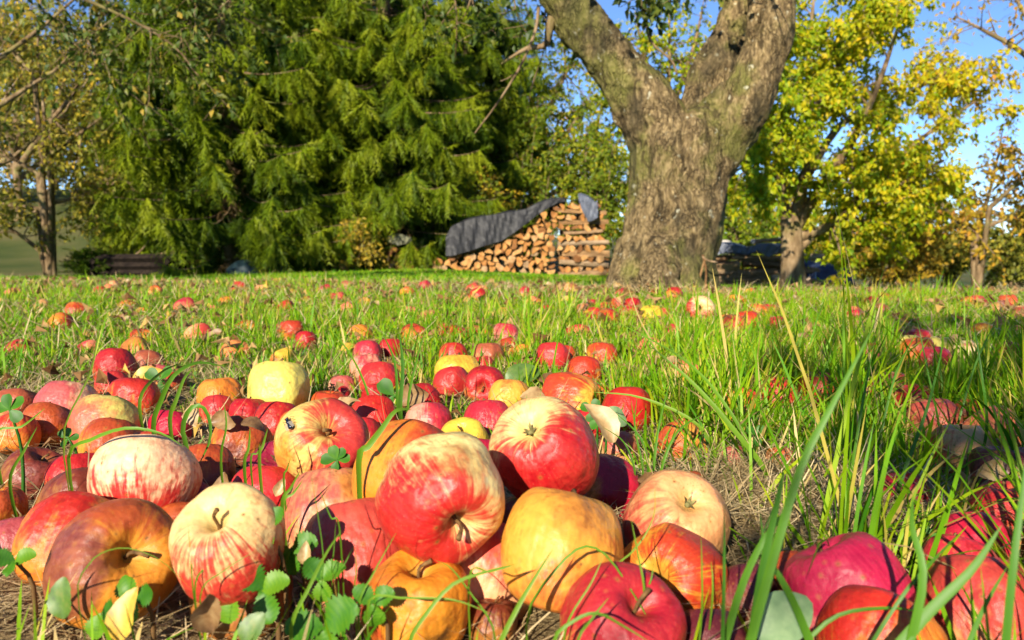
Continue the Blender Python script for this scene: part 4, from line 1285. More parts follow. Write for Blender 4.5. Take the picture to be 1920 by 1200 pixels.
# ------------------------------------------------------------------ apples
# position, radius, flatness, pole direction, pole kind (s stem / c calyx), colour kind, blush direction, blush amount,
# bruise size, bruise direction, bruise colour, speckle, label
APPLES = [
((0.0215,0.5213,0.0788),0.0365,0.90,(-0.339,-0.701,0.627),'c','creamred',(0.393,-0.528,-0.753),0.66,0.00,(0.473,-0.879,-0.0684),'brown',0.1,'large cream-topped red apple crowning the pile, open calyx facing up'),
((-0.0406,0.4414,0.0740),0.0349,0.93,(0.432,-0.868,-0.244),'s','creamred',(-0.338,-0.905,-0.259),0.43,0.18,(0.428,-0.474,0.77),'tan',0.1,'big cream apple with red belly band, stem hollow pointing down to the front'),
((-0.0708,0.5353,0.0579),0.0365,0.90,(0.283,0.503,0.817),'s','orange',(0.608,0.118,0.785),0.35,0.00,(0.602,-0.795,-0.0692),'brown',0.1,'overripe orange apple with a round brown speck, behind the cream apple with red band'),
((-0.1530,0.6286,0.0545),0.0362,0.86,(0.393,-0.683,0.615),'s','yellowred',(0.977,-0.143,0.157),0.50,0.20,(-0.75,-0.66,-0.0471),'orange',0.1,'yellow apple flushed red on the right, black fly sitting on it'),
((0.0276,0.4303,0.0466),0.0346,0.95,(0.224,0.538,0.812),'s','gold',(0.283,-0.641,-0.713),0.25,0.26,(0.304,-0.414,0.858),'ochre',0.7,'large golden-orange apple with dark freckles in the middle of the front row'),
((0.1121,0.5261,0.0251),0.0365,0.92,(0.124,-0.656,0.745),'c','peach',(-0.894,-0.287,-0.344),0.45,0.00,(0.338,-0.941,0.0332),'brown',1.0,'peach-pink apple with russet freckles round its open calyx, right end of front pile'),
((0.0949,0.4553,0.0190),0.0318,0.86,(-0.488,-0.805,0.337),'c','flame',(0.587,-0.289,0.756),0.52,0.00,(0.345,-0.934,0.09),'brown',0.1,'orange-red striped apple with yellow hollow, below the freckled peach-pink apple'),
((0.0550,0.3811,0.0266),0.0303,0.84,(0.34,-0.488,0.804),'s','redpatch',(0.163,-0.489,0.857),0.62,0.00,(0.398,-0.908,0.131),'brown',0.1,'red and yellow apple with a short orange stem, cut by the bottom edge'),
((0.0765,0.6293,0.0160),0.0269,0.95,(0.0781,0.873,0.481),'s','crimson',(0.186,-0.704,0.685),0.80,0.20,(-0.62,-0.705,0.345),'orange',0.1,'deep red apple wedged right of the large cream-topped red apple'),
((-0.0187,0.4626,0.0191),0.0323,0.92,(0.0952,0.581,0.808),'s','peach',(0.498,0.0501,0.866),0.30,0.22,(0.753,-0.146,0.642),'mauve',0.1,'peach apple with faint red streaks between the orange front apple and golden apple'),
((-0.0967,0.4817,0.0211),0.0353,0.92,(-0.235,0.52,0.821),'s','peach',(0.176,-0.784,0.595),0.62,0.00,(0.644,-0.765,-0.00511),'brown',0.1,'smooth coral-red apple in the front row behind the strawberry leaves'),
((-0.0516,0.4155,0.0209),0.0300,0.88,(0.0658,-0.174,0.982),'s','amber',(-0.941,-0.336,0.0451),0.22,0.16,(0.501,-0.85,-0.163),'black',0.1,'amber-orange apple with a black rotten patch, at the bottom edge'),
((-0.1304,0.5537,0.0214),0.0357,0.92,(-0.043,0.521,0.853),'s','peachtan',(-0.475,-0.537,0.697),0.25,0.30,(0.748,-0.177,0.64),'ochre',0.5,'dull peach apple half hidden behind the coral-red apple'),
((-0.1509,0.4091,0.0586),0.0293,0.90,(-0.106,-0.549,0.829),'s','creamstripe',(0.223,-0.621,-0.751),0.38,0.00,(0.739,-0.671,-0.0542),'brown',0.1,'cream apple with fine red stripes, stem hollow up on its left shoulder'),
((-0.2671,0.5616,0.0461),0.0374,0.74,(0.0821,-0.47,-0.879),'c','palepink',(0.0809,-0.468,-0.88),0.42,0.00,(0.794,-0.595,-0.129),'brown',0.1,'pale flattened apple, creamy on top with red streaks round the base'),
((-0.2342,0.4512,0.0301),0.0373,0.92,(0.632,-0.634,0.446),'s','rust',(-0.211,0.0376,0.977),0.35,0.42,(-0.434,-0.863,0.26),'plum',0.1,'brown-orange apple with dark stem and plum-brown bruise, left of front row'),
((-0.2924,0.5064,0.0198),0.0331,0.92,(0.179,0.647,0.741),'s','orangered',(0.549,-0.0159,0.835),0.55,0.25,(0.754,0.39,0.528),'ochre',0.1,'orange apple with a red shoulder, behind the bruised brown-orange apple'),
((-0.3920,0.5847,0.0125),0.0211,0.90,(0.117,0.159,0.98),'s','rust',(0.446,-0.181,0.877),0.40,0.00,(0.858,-0.493,-0.143),'brown',0.1,'russet apple cut by the left edge of the picture'),
((-0.3395,0.5246,0.0117),0.0197,0.90,(-0.102,0.527,0.844),'s','mauve',(0.435,-0.157,0.886),0.40,0.00,(0.849,-0.516,-0.117),'brown',0.1,'mauve-grey apple low at the left edge'),
((-0.3696,0.6579,0.0150),0.0240,0.92,(-0.104,0.481,0.871),'s','red',(0.511,-0.183,0.84),0.75,0.00,(0.827,-0.544,-0.144),'brown',0.1,'red apple at the left of the flattened pale apple'),
((-0.4125,0.6698,0.0150),0.0254,0.80,(0.443,-0.00524,0.896),'s','brown',(0.431,-0.233,0.872),0.40,0.40,(0.481,-0.875,-0.057),'plum',0.1,'collapsed dark brown apple near the left edge'),
((-0.2629,0.6554,0.0167),0.0280,0.95,(-0.0784,0.491,0.868),'s','rust',(0.345,-0.291,0.892),0.40,0.40,(0.721,-0.607,-0.334),'plum',0.1,'ochre-brown rotten apple right of the flattened pale apple'),
((-0.1925,0.6017,0.0184),0.0266,0.90,(-0.0576,0.498,0.865),'s','coral',(0.305,-0.293,0.906),0.75,0.00,(0.718,-0.692,-0.0829),'brown',0.1,'bright coral-red apple in front of the purplish apple with sepals'),
((-0.1973,0.6536,0.0182),0.0306,0.86,(0.0851,-0.5,0.862),'c','purple',(0.298,-0.318,0.9),0.60,0.00,(0.709,-0.699,-0.0968),'brown',0.1,'purplish-pink apple with small sepals in its top hollow'),
((-0.1415,0.6578,0.0126),0.0213,0.90,(-0.0399,0.487,0.873),'s','crimson',(0.252,-0.334,0.908),0.95,0.00,(0.657,-0.75,-0.0763),'brown',0.1,'small deep crimson apple below the yellow apple with the fly'),
((-0.0304,0.7134,0.0134),0.0226,0.90,(-0.00813,0.469,0.883),'s','crimson',(0.153,-0.387,0.909),0.95,0.00,(0.538,-0.841,-0.0668),'brown',0.1,'dark crimson apple squeezed between the two big cream and red apples'),
((-0.2855,0.9577,0.0326),0.0365,0.92,(-0.0558,0.38,0.923),'s','yellow',(0.3,-0.413,0.86),0.00,0.00,(0.711,-0.681,-0.172),'brown',0.1,'pale yellow-green apple standing up in the grass behind the pile'),
((-0.5224,0.9137,0.0205),0.0343,0.86,(0.0793,0.475,0.876),'s','palepink2',(-0.568,-0.639,0.519),0.45,0.00,(0.835,-0.515,-0.195),'brown',0.1,'pale pink apple on the left, behind the yellow-green one'),
((-0.4307,0.8254,0.0213),0.0356,0.84,(0.0902,0.491,0.867),'s','yellowgreen',(-0.52,-0.798,-0.306),0.45,0.00,(0.816,-0.551,-0.176),'brown',0.1,'yellow-green apple with a pink left cheek'),
((-0.5000,0.8401,0.0160),0.0270,0.86,(-0.00581,0.455,0.89),'s','rust',(0.428,-0.288,0.857),0.40,0.30,(0.94,-0.00876,0.342),'plum',0.1,'brown-orange apple below the pale pink one on the left'),
((-0.3898,0.7545,0.0171),0.0290,0.86,(0.00815,0.477,0.879),'s','rust',(0.397,-0.291,0.871),0.40,0.30,(0.779,-0.595,-0.198),'brown',0.1,'brown-orange wrinkled apple right behind the flattened pale apple'),
((-0.5905,0.9327,0.0163),0.0274,0.75,(-0.0125,0.433,0.901),'s','tan',(0.442,-0.296,0.847),0.40,0.00,(0.854,-0.478,-0.204),'brown',0.1,'tan withered apple at the left edge behind clover leaves'),
((-0.5068,0.7957,0.0186),0.0229,0.85,(-0.0123,0.463,0.886),'s','orangered',(0.441,-0.267,0.857),0.40,0.00,(0.854,-0.485,-0.187),'brown',0.1,'orange-red apple at the left edge below clover leaves'),
((-0.3519,0.9341,0.0121),0.0204,0.90,(-0.0686,0.4,0.914),'s','coral',(0.338,-0.369,0.866),0.70,0.00,(0.753,-0.637,-0.166),'brown',0.1,'small coral apple behind the looping grass blade'),
((-0.3038,0.9003,0.0135),0.0228,0.90,(-0.0621,0.408,0.911),'s','red',(0.319,-0.374,0.871),0.90,0.00,(0.732,-0.663,-0.155),'brown',0.1,'dark red apple just below the pale yellow-green apple'),
((-0.2589,0.8566,0.0148),0.0252,0.90,(-0.0561,0.419,0.906),'s','orangered',(0.301,-0.375,0.877),0.70,0.00,(0.712,-0.687,-0.143),'brown',0.1,'orange-red apple touching the left of the apple with the fly'),
((-0.2640,0.7576,0.0174),0.0291,0.88,(0.0392,0.473,0.88),'s','rust',(0.323,-0.34,0.883),0.40,0.35,(-0.0674,-0.949,-0.309),'plum',0.1,'large ochre-brown apple behind the upright grass blades'),
((-0.2196,0.9412,0.0137),0.0231,0.88,(0.0442,0.0253,0.999),'s','orange',(0.265,-0.41,0.873),0.40,0.20,(0.69,-0.722,-0.0504),'tan',0.1,'orange apple with a tan torn patch behind the apple with the fly'),
((-0.1536,0.8575,0.0170),0.0287,0.90,(-0.0341,0.422,0.906),'s','orangered',(0.11,-0.432,0.895),0.75,0.20,(0.687,-0.528,-0.499),'tan',0.1,'glossy red-orange apple right of the apple with the fly'),
((-0.1560,0.8134,0.0123),0.0195,0.90,(-0.0363,0.437,0.899),'s','red',(0.241,-0.389,0.889),0.90,0.00,(0.644,-0.756,-0.116),'brown',0.1,'red apple tucked under the glossy red-orange one'),
((-0.0904,0.8417,0.0161),0.0271,0.86,(-0.0206,0.428,0.903),'s','pink',(0.888,-0.322,0.328),0.50,0.00,(0.586,-0.802,-0.113),'brown',0.1,'pink apple with a crimson right cheek behind the overripe orange apple'),
((-0.0492,0.7884,0.0145),0.0243,0.75,(-0.0746,-0.605,0.793),'s','sun',(0.165,-0.408,0.898),0.00,0.00,(0.553,-0.828,-0.0925),'brown',0.1,'small lemon-yellow apple with open hollow, left of the big cream-topped apple'),
((-0.0271,0.8601,0.0158),0.0265,0.90,(-0.00608,0.425,0.905),'s','pink',(-0.251,-0.338,0.907),0.60,0.00,(0.53,-0.841,-0.107),'brown',0.1,'pink-red apple directly behind the big cream-topped apple'),
((0.0710,0.9474,0.0209),0.0349,0.95,(0.884,-0.467,-0.0242),'c','goldred',(-0.689,-0.137,0.711),0.40,0.00,(0.445,-0.888,-0.119),'brown',0.1,'orange and yellow apple with a puckered end, behind the big cream-topped apple'),
((0.1300,0.8935,0.0182),0.0305,0.90,(0.0279,0.413,0.91),'s','orangered',(0.0367,-0.458,0.888),0.80,0.00,(0.387,-0.917,-0.0989),'brown',0.1,'shiny orange-red apple in the grass right of the puckered yellow one'),
((0.0822,0.8580,0.0115),0.0194,0.90,(0.0184,0.429,0.903),'s','red',(0.0677,-0.441,0.895),0.80,0.00,(0.428,-0.899,-0.0885),'brown',0.1,'red apple hidden behind clover beside the big cream-topped apple'),
((0.1061,0.7729,0.0110),0.0186,0.85,(0.0261,0.452,0.892),'s','peachtan',(0.0426,-0.419,0.907),0.40,0.00,(0.395,-0.917,-0.0606),'brown',0.1,'tan-orange apple sunk in the grass behind the deep red apple'),
((-0.0358,1.0533,0.0178),0.0287,0.80,(-0.15,-0.97,0.191),'s','red',(0.401,-0.341,0.85),0.80,0.00,(0.532,-0.834,-0.145),'brown',0.1,'red apple with yellow stem hollow in the middle grass'),
((-0.0847,1.0932,0.0152),0.0245,0.85,(-0.0151,0.38,0.925),'s','coral',(0.175,-0.469,0.866),0.75,0.00,(0.565,-0.811,-0.153),'brown',0.1,'coral apple left of the red one with yellow stem hollow'),
((-0.0794,1.1466,0.0208),0.0335,0.75,(-0.0135,0.367,0.93),'s','sun',(0.17,-0.482,0.86),0.10,0.00,(0.559,-0.813,-0.163),'brown',0.1,'yellow apple lying behind the coral and red pair'),
((-0.0986,1.3237,0.0156),0.0251,0.90,(-0.0146,0.349,0.937),'s','orangered',(0.173,-0.497,0.85),0.55,0.00,(0.563,-0.807,-0.179),'brown',0.1,'orange-red apple behind the yellow one in middle grass'),
((-0.0404,1.3258,0.0161),0.0260,0.80,(-0.00599,0.349,0.937),'s','tan',(0.146,-0.505,0.851),0.40,0.30,(0.709,-0.695,-0.123),'brown',0.1,'tan bruised apple in middle grass right of the orange-red one'),
((-0.0034,0.9879,0.0163),0.0263,0.80,(-0.000663,0.397,0.918),'s','gold',(0.129,-0.463,0.877),0.10,0.00,(0.508,-0.852,-0.13),'brown',0.1,'golden apple behind the big cream-topped apple, leaf beside it'),
((0.0667,1.2952,0.0174),0.0281,0.85,(0.0101,0.351,0.936),'s','coral',(0.0946,-0.512,0.854),0.70,0.00,(0.463,-0.87,-0.167),'brown',0.1,'coral apple in middle grass below the woodpile end'),
((0.0932,1.3492,0.0125),0.0201,0.90,(0.0135,0.349,0.937),'s','orange',(0.0835,-0.516,0.853),0.40,0.00,(0.449,-0.878,-0.169),'brown',0.1,'orange apple touching the right of the coral one in middle grass'),
((0.1072,1.1701,0.0158),0.0254,0.90,(0.0179,0.368,0.93),'s','flame',(0.0694,-0.5,0.863),0.60,0.00,(0.43,-0.89,-0.149),'brown',0.1,'flame-orange apple in middle grass above the puckered yellow one'),
((0.1497,1.3152,0.0160),0.0258,0.85,(0.0222,0.349,0.937),'s','goldred',(0.0553,-0.518,0.854),0.40,0.00,(0.412,-0.896,-0.164),'brown',0.1,'orange-yellow apple furthest right of the middle grass row'),
((-0.2476,1.3544,0.0154),0.0248,0.90,(-0.0354,0.343,0.939),'s','pink',(0.238,-0.479,0.845),0.60,0.00,(0.641,-0.743,-0.192),'brown',0.1,'pink apple at the top of the cluster behind tall blades'),
((-0.2175,1.4093,0.0136),0.0219,0.90,(-0.03,0.34,0.94),'s','red',(0.221,-0.489,0.844),0.90,0.00,(0.621,-0.76,-0.192),'brown',0.1,'red apple right of the pink one behind tall blades'),
((-0.2291,1.2329,0.0156),0.0251,0.90,(-0.0359,0.357,0.933),'s','pink',(0.239,-0.466,0.852),0.35,0.00,(0.642,-0.745,-0.181),'brown',0.1,'pale pink apple in the cluster left of the tall blades'),
((-0.1843,1.0930,0.0175),0.0282,0.90,(-0.0325,0.376,0.926),'s','coral',(0.229,-0.453,0.862),0.70,0.00,(0.63,-0.759,-0.164),'brown',0.1,'largest coral apple in the cluster behind tall blades'),
((-0.2360,1.0877,0.0110),0.0178,0.80,(-0.0414,0.38,0.924),'s','palepink2',(0.256,-0.436,0.862),0.40,0.00,(0.662,-0.731,-0.165),'brown',0.1,'pale half apple left of the coral cluster'),
((-0.2289,1.0371,0.0088),0.0141,0.90,(-0.042,0.39,0.92),'s','red',(0.258,-0.426,0.867),0.90,0.00,(0.664,-0.731,-0.157),'brown',0.1,'small red apple under the pale half apple'),
((-0.1830,1.0331,0.0096),0.0155,0.90,(-0.034,0.392,0.919),'s','red',(0.234,-0.436,0.869),0.90,0.00,(0.636,-0.757,-0.152),'brown',0.1,'small red apple in front of the coral cluster'),
((-0.5992,1.1869,0.0185),0.0298,0.95,(-0.0886,0.344,0.935),'s','red',(0.397,-0.374,0.838),0.70,0.00,(0.812,-0.543,-0.213),'brown',0.1,'red apple alone in the grass at left with a yellow leaf beside it'),
((-0.5525,1.0831,0.0142),0.0228,0.80,(-0.0891,0.362,0.928),'s','coral',(0.398,-0.356,0.846),0.70,0.00,(0.813,-0.545,-0.203),'brown',0.1,'coral apple right under the lone red apple at left'),
((-0.4690,0.9694,0.0188),0.0304,0.80,(-0.0851,0.38,0.921),'s','orangered',(0.386,-0.35,0.853),0.60,0.00,(0.802,-0.566,-0.189),'brown',0.1,'orange-red apple under a curled brown leaf at left'),
((-0.4743,1.0897,0.0129),0.0208,0.80,(-0.0782,0.367,0.927),'s','orange',(0.366,-0.379,0.85),0.40,0.00,(0.782,-0.593,-0.193),'brown',0.1,'orange apple among clover at left of the looping blade'),
((-0.5271,1.1722,0.0114),0.0183,0.80,(-0.0805,0.355,0.931),'s','palepink2',(0.373,-0.384,0.845),0.40,0.00,(0.789,-0.58,-0.202),'brown',0.1,'pale pink apple behind the yellow leaf at left'),
((-0.3669,0.8377,0.0136),0.0229,0.85,(-0.0778,0.417,0.905),'s','crimson',(0.365,-0.332,0.87),0.90,0.00,(0.781,-0.604,-0.16),'brown',0.1,'dark crimson apple behind the arching blade at left'),
((-0.3472,0.7380,0.0155),0.0218,0.85,(-0.082,0.442,0.893),'s','goldred',(0.377,-0.298,0.877),0.50,0.00,(0.793,-0.591,-0.147),'brown',0.1,'yellow and red apple peeping over the flattened pale apple'),
((-0.4487,1.6168,0.0156),0.0251,0.90,(-0.0528,0.316,0.947),'s','orange',(0.291,-0.476,0.83),0.40,0.00,(0.701,-0.679,-0.218),'brown',0.1,'orange apple in far grass left of the coral cluster'),
((-0.3899,1.4940,0.0132),0.0212,0.90,(-0.0498,0.328,0.943),'s','red',(0.282,-0.47,0.836),0.60,0.00,(0.691,-0.692,-0.208),'brown',0.1,'red-yellow apple in front of the far orange one'),
((-0.4905,1.7061,0.0121),0.0196,0.90,(-0.0546,0.311,0.949),'s','coral',(0.296,-0.477,0.827),0.70,0.00,(0.707,-0.671,-0.222),'brown',0.1,'small coral apple left of the far orange one'),
((-0.0109,1.6181,0.0176),0.0284,0.90,(-0.00133,0.322,0.947),'s','pink',(0.131,-0.532,0.836),0.45,0.00,(0.51,-0.837,-0.198),'brown',0.1,'pink apple in far grass behind a leaning blade'),
((-0.0070,1.4739,0.0130),0.0209,0.80,(-0.000933,0.337,0.942),'s','orange',(0.13,-0.519,0.845),0.40,0.00,(0.509,-0.841,-0.185),'brown',0.1,'orange apple just below the pink one in far grass'),
((0.0938,2.1775,0.0109),0.0176,0.88,(-0.00852,-0.102,0.995),'s','red',(0.0997,-0.562,0.821),0.80,0.00,(0.47,-0.855,-0.22),'brown',0.1,'small red apple in far grass left of the row before the trunk'),
((0.1901,2.1240,0.0133),0.0214,0.88,(-0.0177,-0.1,0.995),'s','yellow',(0.0702,-0.565,0.822),0.40,0.00,(0.431,-0.876,-0.217),'brown',0.1,'pale yellow apple at left end of the row before the trunk'),
((0.2062,2.0010,0.0134),0.0216,0.88,(-0.0203,-0.0938,0.995),'s','coral',(0.0616,-0.561,0.826),0.80,0.00,(0.42,-0.883,-0.211),'brown',0.1,'coral apple below the pale yellow one in the row before the trunk'),
((0.2345,2.3401,0.0107),0.0173,0.88,(-0.0198,-0.108,0.994),'s','red',(0.0633,-0.572,0.818),0.90,0.00,(0.422,-0.878,-0.224),'brown',0.1,'small red apple peeping over the pale yellow one before the trunk'),
((0.3031,2.2535,0.0141),0.0227,0.88,(-0.0264,-0.105,0.994),'s','goldred',(0.0416,-0.572,0.819),0.50,0.00,(0.393,-0.892,-0.221),'brown',0.1,'yellow-red apple in the middle of the row before the trunk'),
((0.3366,2.2143,0.0148),0.0238,0.88,(-0.0298,-0.103,0.994),'s','red',(0.0305,-0.572,0.82),0.80,0.00,(0.378,-0.899,-0.219),'brown',0.1,'red apple right of the yellow-red one before the trunk'),
((0.2598,2.2064,0.0110),0.0178,0.88,(-0.0232,-0.102,0.995),'s','rust',(0.0522,-0.569,0.821),0.40,0.00,(0.408,-0.887,-0.218),'brown',0.1,'russet apple between coral and yellow-red apples before the trunk'),
((0.3388,1.9345,0.0178),0.0287,0.88,(-0.0341,-0.0906,0.995),'s','sun',(0.0162,-0.563,0.827),0.10,0.00,(0.359,-0.91,-0.207),'brown',0.1,'yellow apple at right end of the row before the trunk'),
((0.3871,2.0235,0.0110),0.0177,0.88,(-0.0372,-0.0913,0.995),'s','coral',(0.0061,-0.564,0.826),0.80,0.00,(0.345,-0.915,-0.208),'brown',0.1,'small coral apple touching the yellow one before the trunk'),
((0.4726,1.9889,0.0241),0.0388,0.90,(-0.223,-0.914,0.338),'s','creamstripe',(-0.661,-0.173,-0.731),0.55,0.00,(0.306,-0.929,-0.211),'brown',0.1,'large red and yellow striped apple in grass right of the trunk foot'),
((0.5464,2.6682,0.0167),0.0269,0.88,(-0.0398,-0.118,0.992),'s','red',(-0.0026,-0.586,0.81),0.90,0.00,(0.333,-0.914,-0.233),'brown',0.1,'bright red apple lying right at the foot of the trunk'),
((0.5299,1.7862,0.0179),0.0289,0.88,(-0.0563,-0.0768,0.995),'s','flame',(-0.0577,-0.553,0.831),0.60,0.00,(0.256,-0.947,-0.195),'brown',0.1,'flame-red apple in a pair right of the large striped apple'),
((0.4773,1.7088,0.0164),0.0265,0.88,(-0.0532,-0.0716,0.996),'s','gold',(-0.0473,-0.549,0.835),0.40,0.00,(0.271,-0.944,-0.19),'brown',0.1,'golden apple in a pair right of the large striped apple'),
((0.6422,2.0651,0.0164),0.0264,0.88,(-0.0588,-0.0906,0.994),'s','goldred',(-0.0664,-0.564,0.823),0.30,0.00,(0.244,-0.947,-0.209),'brown',0.1,'yellow-orange apple beside a dark curled leaf right of the striped apple'),
((0.5966,1.7795,0.0127),0.0204,0.88,(-0.0629,-0.0714,0.995),'s','coral',(-0.0801,-0.548,0.833),0.70,0.00,(0.224,-0.956,-0.191),'brown',0.1,'flat coral apple in far grass right of the pair'),
((0.9347,2.1634,0.0108),0.0175,0.88,(-0.0786,-0.0854,0.993),'s','peach',(-0.134,-0.555,0.821),0.40,0.00,(0.145,-0.967,-0.209),'brown',0.1,'small peach apple in far grass behind the broad foreground blade'),
((1.4246,2.4279,0.0142),0.0228,0.88,(-0.1,-0.0864,0.991),'s','coral',(-0.211,-0.544,0.812),0.70,0.00,(0.0282,-0.975,-0.219),'brown',0.1,'coral apple in the far grass at right'),
((1.4088,2.3566,0.0108),0.0174,0.88,(-0.102,-0.0816,0.991),'s','red',(-0.216,-0.539,0.814),0.80,0.00,(0.0206,-0.976,-0.216),'brown',0.1,'red apple touching the far coral one at right'),
((1.4488,2.3248,0.0184),0.0297,0.88,(-0.105,-0.0817,0.991),'s','gold',(-0.227,-0.537,0.813),0.40,0.00,(0.00292,-0.976,-0.218),'brown',0.1,'golden-orange apple in the far grass near the right edge'),
((1.3034,2.0330,0.0127),0.0205,0.88,(-0.107,-0.0651,0.992),'s','peach',(-0.234,-0.521,0.821),0.40,0.00,(-0.0086,-0.979,-0.202),'brown',0.1,'peach apple in far grass at the right edge'),
((0.7833,1.5211,0.0166),0.0267,0.88,(-0.0904,-0.0426,0.995),'s','redpatch',(0.103,-0.186,0.977),0.60,0.00,(0.0826,-0.982,-0.171),'brown',0.1,'red-topped apple in the shaded grass cluster at right'),
((0.7416,1.4699,0.0136),0.0219,0.88,(-0.0889,-0.0367,0.995),'s','yellowgreen',(-0.17,-0.51,0.843),0.00,0.00,(0.0908,-0.982,-0.165),'brown',0.1,'yellow-green apple left in the shaded cluster at right'),
((0.7031,1.3666,0.0172),0.0278,0.88,(-0.0902,-0.028,0.996),'s','rust',(-0.175,-0.502,0.847),0.40,0.00,(0.0838,-0.984,-0.157),'brown',0.1,'rust-brown apple in front of the shaded cluster at right'),
((0.7792,1.4325,0.0150),0.0242,0.88,(-0.0943,-0.0312,0.995),'s','yellowgreen',(-0.189,-0.502,0.844),0.00,0.00,(0.0618,-0.985,-0.162),'brown',0.1,'greenish-yellow apple right in the shaded cluster'),
((0.7841,1.3544,0.0154),0.0248,0.88,(-0.0988,-0.0208,0.995),'s','cream',(-0.205,-0.49,0.847),0.10,0.00,(0.0371,-0.987,-0.154),'brown',0.1,'cream apple at the right of the shaded cluster'),
((0.6947,1.2944,0.0158),0.0254,0.88,(-0.0932,-0.0172,0.996),'s','pink',(-0.185,-0.491,0.851),0.70,0.00,(0.068,-0.987,-0.147),'brown',0.1,'dusky pink apple below the greenish-yellow one'),
((0.8687,1.3797,0.0133),0.0215,0.88,(-0.105,-0.0184,0.994),'s','coral',(-0.228,-0.484,0.845),0.70,0.00,(0.0018,-0.988,-0.155),'brown',0.1,'coral apple in shaded grass near the right edge'),
((0.7758,1.2428,0.0105),0.0169,0.88,(-0.104,-0.000324,0.995),'s','red',(-0.225,-0.469,0.854),0.80,0.00,(0.00682,-0.991,-0.137),'brown',0.1,'red apple in shaded grass below the coral one at right'),
((0.3405,1.0039,0.0157),0.0253,0.88,(-0.0627,0.0151,0.998),'s','orangered',(-0.0796,-0.474,0.877),0.70,0.00,(0.225,-0.968,-0.108),'brown',0.1,'red-orange apple behind upright blades right of centre'),
((0.4021,1.0254,0.0169),0.0272,0.88,(-0.0714,0.0129,0.997),'s','rust',(-0.109,-0.474,0.874),0.50,0.00,(0.182,-0.977,-0.111),'brown',0.1,'rusty orange apple behind the broad foreground blade'),
((0.3910,0.9717,0.0103),0.0166,0.88,(-0.0728,0.0306,0.997),'s','red',(-0.114,-0.458,0.882),0.80,0.00,(0.175,-0.98,-0.0938),'brown',0.1,'red apple under the rusty one by the broad blade'),
((0.4791,1.0504,0.0111),0.0179,0.88,(-0.0812,0.0175,0.997),'s','coral',(-0.143,-0.467,0.873),0.80,0.00,(0.131,-0.985,-0.109),'brown',0.1,'coral apple just right of the broad foreground blade'),
((0.5221,1.0781,0.0136),0.0220,0.88,(-0.0854,0.0122,0.996),'s','peach',(-0.158,-0.47,0.869),0.30,0.00,(0.109,-0.987,-0.115),'brown',0.1,'peach apple at the edge of the shade right of the broad blade'),
((0.4916,0.9548,0.0153),0.0247,0.88,(-0.0894,0.0366,0.995),'s','coral',(-0.172,-0.446,0.878),0.80,0.00,(0.0882,-0.992,-0.0925),'brown',0.1,'coral apple half under grass in the right shade'),
((0.4661,0.8609,0.0168),0.0271,0.88,(-0.0927,0.0592,0.994),'s','peachtan',(-0.183,-0.425,0.887),0.40,0.00,(0.0706,-0.995,-0.0711),'brown',0.1,'dull peach apple above the large peach one in the right shade'),
((0.4256,0.7345,0.0175),0.0282,0.88,(-0.0969,0.0992,0.99),'s','peach',(-0.953,0.303,0.0265),0.40,0.00,(0.0475,-0.998,-0.0329),'brown',0.1,'large peach apple with a pink side in the right shade'),
((0.5262,0.9041,0.0126),0.0204,0.88,(-0.0981,0.0555,0.994),'s','rust',(-0.203,-0.425,0.882),0.40,0.00,(0.0411,-0.996,-0.0773),'brown',0.1,'rust apple half buried in grass at right'),
((0.4244,0.6661,0.0171),0.0275,0.88,(-0.103,0.13,0.986),'s','plumy',(-0.221,-0.354,0.909),0.40,0.40,(-0.681,-0.3,0.669),'black',0.1,'plum-brown rotten apple at the right edge'),
((0.4677,0.7551,0.0106),0.0171,0.88,(-0.102,0.103,0.989),'s','brown',(-0.216,-0.379,0.9),0.40,0.00,(0.0202,-0.999,-0.0313),'brown',0.1,'dark brown apple behind the plum-brown one at right'),
((0.3184,0.6245,0.0123),0.0198,0.88,(-0.0865,0.146,0.985),'s','crimson',(-0.162,-0.348,0.923),0.85,0.00,(0.104,-0.994,0.0186),'brown',0.1,'crimson apple sunk in shaded grass above the front right group'),
((0.3652,0.5636,0.0169),0.0273,0.88,(-0.103,0.18,0.978),'s','coral',(-0.723,0.349,0.596),0.60,0.00,(0.0118,-0.999,0.0457),'brown',0.1,'red and peach apple at the right edge beside a dry leaf'),
((0.2558,0.7415,0.0082),0.0133,0.88,(-0.0626,0.0937,0.994),'s','gold',(-0.0791,-0.403,0.912),0.40,0.00,(0.225,-0.974,-0.031),'brown',0.1,'yellow apple glimpsed through the grass right of the pile'),
((0.2137,0.7495,0.0080),0.0129,0.88,(-0.0526,0.0882,0.995),'s','peachtan',(-0.0453,-0.409,0.912),0.40,0.00,(0.274,-0.961,-0.0372),'brown',0.1,'tan apple glimpsed through grass right of the pile'),
((0.1489,0.6537,0.0093),0.0158,0.85,(0.0421,0.492,0.87),'s','rust',(-0.0101,-0.376,0.926),0.40,0.00,(0.323,-0.946,-0.00688),'brown',0.1,'brown apple peeping from behind the freckled peach-pink apple'),
((0.1871,0.4224,0.0237),0.0349,0.86,(-0.394,0.343,0.852),'s','crimsonpink',(-0.0241,0.021,0.999),0.72,0.00,(0.169,-0.977,0.13),'brown',0.1,'large crimson-pink apple with upright stem in the shaded right front'),
((0.3019,0.5011,0.0155),0.0262,0.90,(0.0967,0.539,0.837),'s','crimson',(-0.198,-0.275,0.941),0.90,0.00,(0.0488,-0.995,0.0876),'brown',0.1,'crimson apple behind the streaked pink one in the right front'),
((0.2737,0.4666,0.0184),0.0225,0.88,(0.272,0.461,0.844),'s','pink',(-0.295,-0.187,0.937),0.60,0.00,(0.0631,-0.992,0.108),'brown',0.1,'streaked pink apple in the middle of the right front group'),
